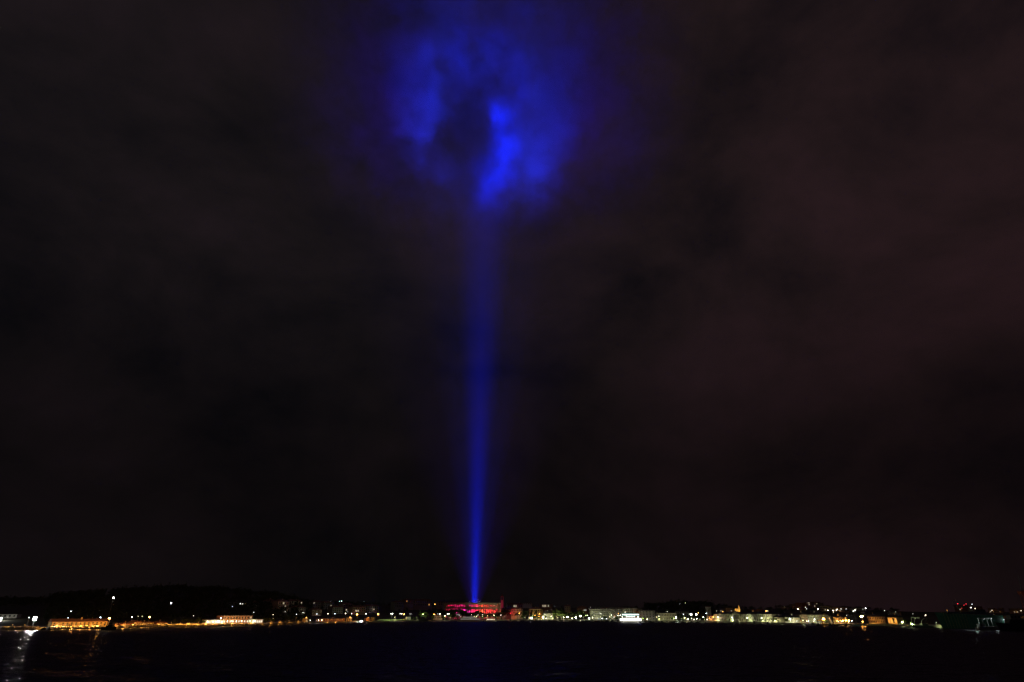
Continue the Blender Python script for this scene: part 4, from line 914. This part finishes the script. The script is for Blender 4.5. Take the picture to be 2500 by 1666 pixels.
TREES = [(428, 1512, 30, 'broad0', 1.3), (452, 1508, 34, 'broad1', 1.4), (468, 1510, 30, 'broad1', 1.3), (486, 1509, 26, 'broad2', 1.3), (498, 1514, 16, 'broad1', 1.2), (645, 1508, 24, 'broad1', 1.4), (656, 1506, 26, 'broad2', 1.4), (668, 1509, 26, 'broad0', 1.3),
         (700, 1505, 40, 'broad0', 1.5), (715, 1504, 60, 'broad0', 1.3), (728, 1478, 140, 'cypress', 1), (735, 1503, 50, 'broad0', 1.4), (1009, 1506, 20, 'broad1', 1.2), (1016, 1507, 18, 'broad2', 1.1),
         (1026, 1489, 34, 'cypress', 1.1), (1033, 1492, 34, 'broad1', 1.3), (1040, 1496, 34, 'broad2', 1.2), (1056, 1502, 26, 'broad0', 1.2), (1084, 1503, 26, 'broad1', 1.1), (1100, 1500, 28, 'broad2', 1.3), (1107, 1499, 30, 'broad1', 1.2),
         (1062, 1490, 60, 'broad0', 1.3), (1075, 1488, 64, 'broad0', 1.4), (1090, 1490, 58, 'broad0', 1.3), (1104, 1488, 60, 'broad0', 1.3), (1118, 1487, 62, 'pine', 1.3), (1131, 1491, 58, 'broad0', 1.3), (1143, 1497, 50, 'broad0', 1.2),
         (1155, 1495, 48, 'broad0', 1.3), (1167, 1491, 50, 'broad0', 1.2), (1180, 1497, 46, 'broad0', 1.3), (1194, 1498, 46, 'broad0', 1.3), (1208, 1499, 46, 'broad0', 1.2), (1221, 1496, 46, 'broad0', 1.3), (1233, 1488, 60, 'broad0', 1.4),
         (1129, 1504, 20, 'broad1', 1.1), (1163, 1503, 18, 'broad2', 1.1), (1178, 1502, 18, 'broad1', 1), (1191, 1502, 18, 'palm', 1), (1198, 1503, 18, 'palm', 1), (1205, 1502, 18, 'palm', 1), (1210, 1503, 17, 'broad2', .9),
         (1264, 1497, 30, 'pine', 1.2), (1275, 1502, 18, 'broad1', 1.1), (1283, 1491, 40, 'broad0', 1.3), (1298, 1489, 48, 'cypress', 1.7), (1309, 1488.5, 46, 'cypress', 1.6), (1302, 1503, 24, 'broad1', 1.1), (1315, 1506, 22, 'broad0', 1), (1333, 1504, 22, 'broad0', 1),
         (1290, 1508, 14, 'broad0', .9), (1308, 1507, 14, 'broad0', 1.0), (1349, 1505, 16, 'broad2', .9), (1383, 1494, 40, 'broad0', 1.4), (1394, 1493, 44, 'broad0', 1.5), (1406, 1495, 40, 'broad0', 1.4), (1417, 1490, 40, 'broad2', 1.2), (1426, 1497, 36, 'broad0', 1.1),
         (1433, 1500, 26, 'palm', .8), (1477, 1505, 20, 'broad1', 1.5), (1487, 1506, 20, 'broad2', 1.3), (1504, 1506, 20, 'broad1', 1.2), (1513, 1505, 20, 'broad2', 1.4), (1570, 1507, 18, 'broad1', 1.2), (1577, 1508, 18, 'broad2', 1.1),
         (1608, 1506, 14, 'broad2', 1.3), (1640, 1506, 18, 'broad1', 1.2), (1646, 1506, 18, 'broad2', 1.1), (1671, 1507, 16, 'broad1', 1.1), (1680, 1508, 18, 'broad2', 1.1), (1688, 1506, 14, 'broad2', 1.1), (1702, 1507, 14, 'palm', 1.1), (1709, 1506, 18, 'broad0', 1.2), (1720, 1508, 14, 'broad1', 1.0),
         (1660, 1499, 40, 'broad0', 1.3), (1693, 1501, 40, 'broad0', 1.3), (1786, 1511, 12, 'palm', 1.2), (1781, 1513, 12, 'broad1', .9), (1825, 1512, 12, 'broad2', 1.1), (1860, 1512, 12, 'broad1', 1.1), (1868, 1515, 12, 'broad2', .8), (1892, 1510, 13, 'broad2', 1.3), (1899, 1513, 13, 'broad1', .9),
         (1919, 1510, 13, 'broad1', 1.0), (1956, 1513, 15, 'palm', 1.4), (1964, 1514, 14, 'palm', 1.2), (1951, 1515, 15, 'palm', 1.1), (2016, 1513, 14, 'broad1', 1.2), (2048, 1517, 12, 'broad0', 1.0), (1880, 1483, 420, 'broad0', 2.5), (1903, 1485, 380, 'broad0', 2.6), (1925, 1483, 400, 'broad0', 2.6), (1975, 1484, 440, 'broad0', 2.6),
         (2210, 1512, 26, 'broad1', 1.3), (2222, 1514, 22, 'broad2', 1.2), (1955, 1492, 300, 'broad0', 2.4), (2010, 1494, 300, 'broad0', 2.2), (1700, 1486, 120, 'broad0', 1.8), (1753, 1493, 120, 'broad0', 1.6)]
for a_ in TREES: tree(*a_)
tree(1358, 1487, 30, 'broad1', 1.25, 'tall bushy tree lit yellow green from below, left of its twin')
tree(1369, 1488, 26, 'broad2', 1.25, 'tall bushy tree lit yellow green from below, right of its twin')
# wooded hills read as one dark mass
fo = MB()
def wood(px0, px1, n, b0, b1, s0, s1):
    for _ in range(n):
        px = px0 + (px1 - px0) * rt.random(); yr = ridgeY(px); ys = shoreY(px)
        Y = yr + 6 - (yr - ys - b0) * (rt.random() ** 1.5 if b1 else rt.random()); x = wx(px, HOR, Y); z = ground(x, Y); hgt = s0 + (s1 - s0) * rt.random()
        for _k in range(26):
            v = Vector((rt.gauss(0, .42), rt.gauss(0, .42), rt.gauss(0, .35))) * hgt * .55
            leafq(fo, Vector((x, Y, z + hgt * .55)) + v, hgt * .15 * (.7 + .6 * rt.random()))
wood(-190, 120, 260, 300, True, 6, 10); wood(110, 760, 1000, 90, True, 7, 11.5); wood(1575, 1745, 330, 85, True, 6, 11); wood(760, 1000, 160, 200, True, 4, 7); wood(1000, 1560, 160, 240, True, 4, 7); wood(1745, 2200, 220, 240, True, 4, 7)
tag(fo.build('wood', LEAFD), 'dark woods covering the hills behind the shore', kind='stuff')
# boulders along the left shore
ro = MB()
def rocks(px0, px1, n):
    for _ in range(n):
        px = px0 + (px1 - px0) * rt.random(); Y = shoreY(px) - 2.6 + 3.2 * rt.random(); x = wx(px, HOR, Y); s = .5 + .6 * rt.random()
        c = Vector((x, Y, .2 + .5 * (Y - shoreY(px) + 2.6) + .2 * rt.random()))
        vs = [c + Vector((dx * s * (.7 + .5 * rt.random()), dy * s * (.7 + .5 * rt.random()), dz * s * (.6 + .4 * rt.random()))) for dx in (-1, 1) for dy in (-1, 1) for dz in (-1, 1)]
        ro.add(vs, [(0, 1, 3, 2), (4, 6, 7, 5), (0, 4, 5, 1), (2, 3, 7, 6), (0, 2, 6, 4), (1, 5, 7, 3)])
rocks(15, 102, 170); rocks(127, 745, 1100)
tag(ro.build('boulders', ROCK), 'boulder revetment lit orange along the left shore', kind='stuff')
# lawn
lw = MB(); lp = list(range(925, 1012, 6))
for px in lp:
    Y = shoreY(px)
    for yy, zz in ((Y + 3, 1.64), (Y + 4.5, 2.2), (Y + 24, 3.4), (Y + 25, 1.64)): lw.v.append((wx(px, HOR, yy), yy, zz))
for k in range(len(lp) - 1):
    for j in range(3):
        a = k * 4 + j; lw.f.append((a, a + 4, a + 5, a + 1)); lw.mi.append(0)
tag(lw.build('lawn', GRASS), 'strip of green lawn on the quay', kind='structure')

# ------------------------------------------------------------------ boats
def hull_mesh(L_, B_, h, m_, bowh=.4, deck=None):
    m = MB(); n = 11
    for i in range(n):
        t = i / (n - 1); b_ = B_ / 2 * (1 - max(0, (t - .45) / .55) ** 2.2) * (.86 + .14 * min(1, t * 4)); sh = h * (1 + bowh * t * t); x = -L_ / 2 + L_ * t
        x2 = x - (L_ * .06 * max(0, t - .6) / .4)
        m.v += [(x2, 0, -.6), (x2, -b_ * .72, -.3), (x, -b_ - .001, sh), (x, b_ + .001, sh), (x2, b_ * .72, -.3)]
    for i in range(n - 1):
        o = i * 5
        for a, b_ in ((0, 1), (1, 2), (3, 4), (4, 0)): m.f.append((o + a, o + 5 + a, o + 5 + b_, o + b_)); m.mi.append(0)
        m.f.append((o + 2, o + 7, o + 8, o + 3)); m.mi.append(1)
    m.f.append((0, 1, 2, 3, 4)); m.mi.append(0)
    return m.mesh('hull', m_, deck or PAVE)
LITW = emat('lit cabin white', C_WHITE, 3.0); LITC = emat('lit cabin cyan', C_CYAN, 2.5); LITA = emat('lit cabin amber', C_WARM, 1.6); BRIGHT = emat('bright boat lamp', K_, 500); DIMW = emat('dim cabin light', C_WHITE, .25)
def boat(name, label, p0, p1, row, h, hm, flip=False, cabin=None, mast=0, pane=GLASS, cat='boat', group=None, rz=0, lampm=None, B_=None):
    """p0, p1: columns of the two ends, row: row of the waterline"""
    pm = (p0 + p1) / 2; r = ray(1250, row); Y = min(-H / r.z * r.y, shoreY(pm) - 4)
    x0, x1 = wx(p0, row, Y), wx(p1, row, Y); L_ = x1 - x0; B_ = B_ or max(1.8, min(L_ * .3, 7))
    o = thing(name, label, cat, ((x0 + x1) / 2, Y, 0), (math.pi if flip else 0) + rz, group)
    put('hull', hull_mesh(L_, B_, h, hm), o)
    for k, (a, b_, z1, wm_) in enumerate(cabin or ()):
        z0 = h + .02 if k == 0 else zz + .02
        hw = B_ * (.34 - .04 * k); m = MB().box(L_ * a, L_ * b_, -hw, hw, z0, z1); c = m.build('cabin', wm_, o)
        nw = max(2, int((b_ - a) * L_ / 2.2)); wd = (b_ - a) * L_ / nw
        for i in range(nw):
            for sd in (-1, 1): MB().box(L_ * a + (i + .2) * wd, L_ * a + (i + .8) * wd, sd * hw - .03, sd * hw + .03, z0 + (z1 - z0) * .35, z1 - (z1 - z0) * .15).build('pane', pane, c)
        zz = z1
    if mast:
        zb = h + .02 if not cabin else cabin[-1][2]
        mo = MB().tube((L_ * .05, 0, zb), (L_ * .05, 0, mast), .09, .05, 6).build('mast', METAL, o)
        if not cabin or mast > 8: MB().tube((L_ * .05, 0, zb + 1), (-L_ * .35, 0, zb + 1.1), .06, .06, 6).build('boom', METAL, o)
    MB().tube((-L_ * .42, -B_ * .3, h + .55), (L_ * .3, -B_ * .36, h + .75), .03, .03, 5).build('rail', METAL, o)
    if lampm:
        MB().ball((0, -B_ / 2 - .05, h + 1.0), .55, 8, 6).build('lamp', lampm, o); light('POINT', o, (0, -B_ / 2 - 1.2, h + 1.2), 700, K_, .2)
    return o
boat('motor_boat', 'small white motor boat lit brightly below the left floodlight', 71, 84, 1540, .7, HULLW, cabin=[(-.2, .2, 1.5, HULLW)], cat='boat')
boat('motor_boat', 'low dark boat moored right of the small white boat', 101, 112, 1537.5, .9, HULLD, cabin=[(-.1, .25, 1.9, HULLD)])
boat('motor_boat', 'low dark boat at the left end of the ochre warehouse', 114, 127, 1537, .9, HULLD, flip=True, cabin=[(-.15, .2, 1.8, HULLD)])
boat('tug', 'dark tug with wheelhouse moored at the right end of the ochre warehouse', 248, 284, 1538, 1.7, HULLD, cabin=[(-.2, .22, 3.6, HULLD), (-.05, .18, 5.6, HULLGY)], mast=7.5, cat='tug')
boat('fishing_boat', 'dark boat at the gap in the quay right of the low sheds', 400, 411, 1531, 1.3, HULLD, cabin=[(-.2, .1, 3.0, HULLD)], mast=5)
boat('motor_boat', 'white boat shining a dazzling lamp off the quay left of the lawn', 876, 889, 1519, .9, HULLW, cabin=[(-.2, .15, 2.2, HULLW)], lampm=BRIGHT)
boat('motor_yacht', 'dark motor yacht moored before the lit green tree', 1023, 1046, 1517, 2.4, HULLD, cabin=[(-.3, .25, 4.8, HULLD), (-.2, .1, 6.8, HULLD)], mast=9, cat='yacht')
boat('tour_boat', 'long white two-decked tour boat in front of the amphitheatre', 1117, 1181, 1518, 2.0, HULLW, cabin=[(-.38, .34, 5.0, HULLW), (-.3, .2, 7.6, HULLW)], mast=10.5, pane=DIMW, cat='tour boat')
boat('tour_boat', 'white boat with a bright lit awning at the right end of the two-decked tour boat', 1180, 1213, 1518, 1.5, HULLW, flip=True, cabin=[(-.35, .25, 4.4, AWN)], pane=LITA, cat='tour boat')
ex = boat('excursion_ship', 'dazzling white lit excursion ship before the right end of the office block', 1520, 1560, 1520, 1.6, HULLW, cabin=[(-.46, .44, 6.2, HULLW), (-.3, .28, 9.4, HULLD), (-.26, .2, 12.0, HULLD)], pane=LITW, mast=15, cat='ship')
MB().box(-13, 13, -3.1, -3.0, 10.2, 11.6).build('upper_light_band', LITC, ex); MB().box(-17, 16, -3.4, -3.3, 2.2, 5.6).build('lit_saloon_front', LITW, ex)
light('POINT', ex, (-12, -7, 5), 900, C_WHITE, .4); light('POINT', ex, (10, -7, 5), 900, C_WHITE, .4)
rbt = random.Random(21)
SMALL = [(1428, 1436), (1441, 1450), (1453, 1462), (1464, 1474), (1478, 1487), (1490, 1499), (1503, 1513), (1566, 1574), (1584, 1593), (1598, 1606), (1612, 1621), (1626, 1634), (1639, 1648), (1654, 1662), (1666, 1675), (1683, 1692), (1698, 1706), (1711, 1720),
         (1243, 1250), (1262, 1270), (1281, 1288), (1304, 1311), (1338, 1345), (1366, 1374), (1379, 1388), (1394, 1401), (1408, 1416), (1838, 1846), (1870, 1880), (1978, 1992), (1994, 2003), (2022, 2032), (2036, 2045), (2062, 2070)]
for i_, (a_, b_) in enumerate(SMALL):
    o = boat('moored_boat', None, a_, b_, lerp_tab(SHORE_PX, a_) + 1.2 + rbt.random(), .8 + .3 * rbt.random(), HULLD if rbt.random() < .72 else HULLW, flip=rbt.random() < .5, cabin=[(-.25, .12, 2.0 + rbt.random(), HULLD if rbt.random() < .6 else HULLW)],
             mast=rbt.choice((0, 0, 4, 7, 9)), group='small boats moored along the quay')
    PENDING.append((o, (a_ + b_) / 2, None, 'small moored boat'))
boat('sailing_boat', 'sailing boat with pale blue hull and bare mast under the big orange lamp', 2082, 2101, 1529, 1.3, mat('pale blue boat paint', (.25, .33, .45), .4, .1), cabin=[(-.25, .15, 2.1, HULLW)], mast=17, cat='sailing boat')
# little yellow harbour crane and a white canvas cone
yy = shoreY(2009) + 5
oc = thing('quay_crane', 'small yellow harbour crane with its arm to the left beside the orange lamps', 'crane', (wx(2009.5, 1520, yy), yy, 1.62))
MB().box(-.6, .6, -.6, .6, 0, wz(1516, yy) - 1.6).build('post', PLASTY, oc); MB().box(-7, .6, -.4, .4, wz(1516, yy) - 1.58, wz(1516, yy) - .6).build('arm', PLASTY, oc); MB().box(-1.4, 1.4, -1.2, 1.2, -.02, .6).build('base', PLASTY, oc)
light('POINT', oc, (-1, -5, 4), 700, C_SOD, .3)
yy = shoreY(2027) + 5; oc = thing('furled_canopy', 'tall white furled canvas canopy right of the yellow crane', 'canopy', (wx(2028.5, 1520, yy), yy, 1.62))
MB().tube((0, 0, 0), (0, 0, 8.3), .12, .08, 6).build('pole', METAL, oc); MB().tube((.6, 0, .6), (-1.2, 0, 7.8), 1.2, .35, 9).build('canvas', HULLW, oc)
# pontoon
yy = shoreY(2120) - 3; x0, x1 = wx(2099, 1527, yy), wx(2144, 1527, yy)
pt = thing('pontoon', 'long pale pontoon floating right of the sailing boat', 'pontoon', ((x0 + x1) / 2, yy, .1)); hl = (x1 - x0) / 2
MB().box(-hl, hl, -1.2, 1.2, .5, .75).build('deck', PAVE, pt)
for k in range(5): MB().box(-hl + k * hl / 2.2, -hl + k * hl / 2.2 + 2, -1, 1, -.4, .49).build('float', HULLGY, pt)
# work vessel with white stern frame
v = boat('work_vessel', 'dark work vessel with a white stern frame lit beside the green trees', 2226, 2276, 1532.5, 1.6, HULLD, flip=True, cabin=[(-.28, .02, 3.4, HULLD)], cat='vessel')
lv = 50 / F * CP * v.location.y; fx = lv * .40
MB().tube((fx, -2.2, 1.7), (fx - 1.6, -2.2, 9.0), .28, .24, 8).tube((fx, 2.2, 1.7), (fx - 1.6, 2.2, 9.0), .28, .24, 8).tube((fx - 1.6, -2.3, 9.0), (fx - 1.6, 2.3, 9.0), .26, .26, 8).build('stern_frame', HULLW, v)
MB().tube((fx - 1.6, -2.2, 8.9), (fx - 9, -2.2, 8.4), .24, .2, 8).tube((fx - 5, -2.2, 8.6), (fx - 5.4, -2.2, 7.0), .3, .2, 8).build('boom', HULLW, v)
MB().box(fx - 9.6, fx - 7.4, -2.7, -1.8, 7.9, 9.0).build('winch', HULLW, v)
for k_, (dx_, cl_) in enumerate(((-9.5, HULLW), (-13.5, DARKM))):
    m = MB(); pts = [(fx + dx_ - 5 * math.sin(t_ * 1.35) + 5, -2.4, 1.6 + 6.2 * math.cos(t_ * 1.4)) for t_ in [k / 8 for k in range(9)]]
    for a_, b_ in zip(pts, pts[1:]): m.tube((2 * (fx + dx_) - a_[0], a_[1], a_[2]), (2 * (fx + dx_) - b_[0], b_[1], b_[2]), .2, .2, 6, cap=False)
    m.build('davit', cl_, v)
MB().ball((fx - 1.2, -3.2, 3.1), .6, 8, 6).build('deck_lamp', emat('deck lamp', C_GRN, 80), v); light('POINT', v, (fx - 2.4, -5.5, 4.2), 1500, C_GRN, .3)
# green ship
gy = shoreY(2360) - 10; x0, x1 = wx(2283, 1515, gy), wx(2446, 1515, gy); gl = x1 - x0
gs = thing('green_ship', 'large green hulled ship with ribbed pale green bow moored at the shipyard', 'ship', ((x0 + x1) / 2, gy, 0), math.pi + R(4))
gh = wz(1500, gy)
put('hull', hull_mesh(gl, 11, gh * .93, HULLG, .22, HULLGY), gs)
m = MB().box(-gl * .1, gl * .34, -4, 4, gh + .25, gh + 2.1); m.build('deck_house', HULLD, gs)
MB().box(-gl * .26, -gl * .1, -4, 4, gh + .1, gh + 4.0).build('bridge', HULLD, gs)
for k in range(7):
    MB().box(-gl * .26 + .5 + k * 1.4, -gl * .26 + 1.4 + k * 1.4, 3.98, 4.05, gh + 2.6, gh + 3.5).build('pane', GLASS, gs)
for k in range(8):
    t_ = .60 + k * .042; b_ = 5.5 * (1 - max(0, (t_ - .45) / .55) ** 2.2); x_ = -gl / 2 + gl * t_
    MB().tube((x_ - gl * .02, b_ * .8 + .25, .2), (x_, b_ + .18, gh * .93 * (1 + .22 * t_ * t_)), .16, .16, 6).build('fender_rib', PLASTY, gs)
for sx_ in (.1, .16): MB().tube((gl * sx_, 0, gh + 2.1), (gl * (sx_ + .01), 0, wz(1462, gy)), .16, .08, 6).build('mast', METAL, gs)
MB().tube((gl * .1, 0, gh + 3), (gl * .145, 0, wz(1466, gy)), .08, .08, 5).build('derrick', METAL, gs)
# grey vessel with gantry
v = boat('grey_vessel', 'small grey vessel with a square gantry frame in front of the green ship', 2388, 2448, 1538.5, 2.2, HULLGY, cabin=[(-.42, -.2, 4.6, HULLGY)], cat='vessel', rz=R(-3))
for sx_ in (-3.4, 3.4):
    MB().tube((sx_ - 2, -2.4, 2.2), (sx_ - 2, -2.4, 8.6), .2, .2, 6).build('gantry_post', HULLGY, v); MB().tube((sx_ - 2, 2.4, 2.2), (sx_ - 2, 2.4, 8.6), .2, .2, 6).build('gantry_post', HULLGY, v)
MB().box(-5.8, 1.8, -2.6, -2.2, 8.4, 8.9).build('gantry_beam', HULLGY, v); MB().box(-5.8, 1.8, 2.2, 2.6, 8.4, 8.9).build('gantry_beam', HULLGY, v); MB().box(-3, 0, -2.2, 2.2, 8.0, 8.5).build('hoist', HULLGY, v)
MB().box(1.2, 1.7, -3.1, -2.65, 8.2, 8.6).build('deck_lamp', HULLW, v); light('POINT', v, (2.6, -4.2, 8), 350, (.8, 1, .9), .3); light('POINT', v, (-9, 5, 7.5), 1500, (.75, 1, .85), .3)  # lamp box and both lights added to brighten the green hull
v = boat('dark_ship', 'dark ship with raised bridge cut off by the right edge', 2436, 2560, 1541, 4.2, HULLD, cabin=[(-.2, .25, 8.0, HULLD), (0, .2, 11, HULLGY)], mast=15, cat='ship', flip=True)
lo = boat('motor_boat', 'low pale launch lying under the bow of the green ship', 2306, 2335, 1534, .8, HULLGY, cabin=[(-.1, .2, 1.7, HULLGY)])
MB().tube((-2, 0, .8), (-2, 0, 3.6), .05, .05, 5).ball((-2, 0, 3.7), .16, 6, 5).build('added_stern_light', METAL, lo); light('POINT', lo, (-3.5, 1.5, 3.9), 900, C_GRN, .2)  # unlit stern lamp and its light added to brighten the green bow
# shipyard crane at the right edge
yy = shoreY(2495) + 60; xc_ = wx(2493, 1440, yy)
kc = thing('shipyard_crane', 'tall reddish lattice shipyard crane rising at the right edge', 'crane', (xc_, yy, 1.6)); z1_ = wz(1452, yy) - 1.6; z2_ = wz(1398, yy) - 1.6
for sx_ in (-3, 3):
    for sy_ in (-3, 3): MB().tube((sx_, sy_, 0), (sx_ * .55, sy_ * .55, z1_), .3, .22, 6).build('leg', RUST, kc)
m = MB()
for k in range(8):
    f0, f1 = 1 - .45 * k / 8, 1 - .45 * (k + 1) / 8; za_, zb_ = z1_ * k / 8, z1_ * (k + 1) / 8
    for s_ in (-1, 1):
        m.tube((-3 * f0 * s_, -3 * f0, za_), (3 * f1 * s_, -3 * f1, zb_), .1, .1, 5); m.tube((-3 * f0, 3 * f0 * s_, za_), (-3 * f1, -3 * f1 * s_, zb_), .1, .1, 5)
m.build('lattice', RUST, kc)
MB().box(-2.6, 2.6, -2.6, 2.6, z1_ + .02, z1_ + 3).build('cab', RUST, kc); MB().tube((0, 0, z1_ + 3), (2.2, 0, z2_), .4, .15, 6).build('jib', METAL, kc); MB().tube((0, 0, z1_ + 3), (14, 0, z1_ + 12), .3, .2, 6).build('counter_jib', METAL, kc)
light('POINT', kc, (-6, -8, z1_ - 6), 300, (1, .6, .4), .3)

# ------------------------------------------------------------------ labels that single out lamps, trees and boats
ORD = ['first', 'second', 'third', 'fourth', 'fifth', 'sixth', 'seventh', 'eighth', 'ninth', 'tenth', 'eleventh', 'twelfth', 'thirteenth', 'fourteenth', 'fifteenth', 'sixteenth', 'seventeenth', 'eighteenth', 'nineteenth', 'twentieth']
fam = {}
for o, px, col, kind in PENDING:
    fam.setdefault(((CNAME[col] + ' ' if col else '') + kind + ' ' + mark(px)), []).append((px, o))
for base, lst in fam.items():
    lst.sort(key=lambda a: a[0])
    for i, (px, o) in enumerate(lst):
        o['label'] = base if len(lst) == 1 else base + (', ' + ('leftmost' if i == 0 else 'rightmost' if i == len(lst) - 1 else ORD[i] + ' from left'))
        if 'boat' not in base and o.get('group') is None: o['group'] = base if len(lst) > 1 else 'harbour lamps'
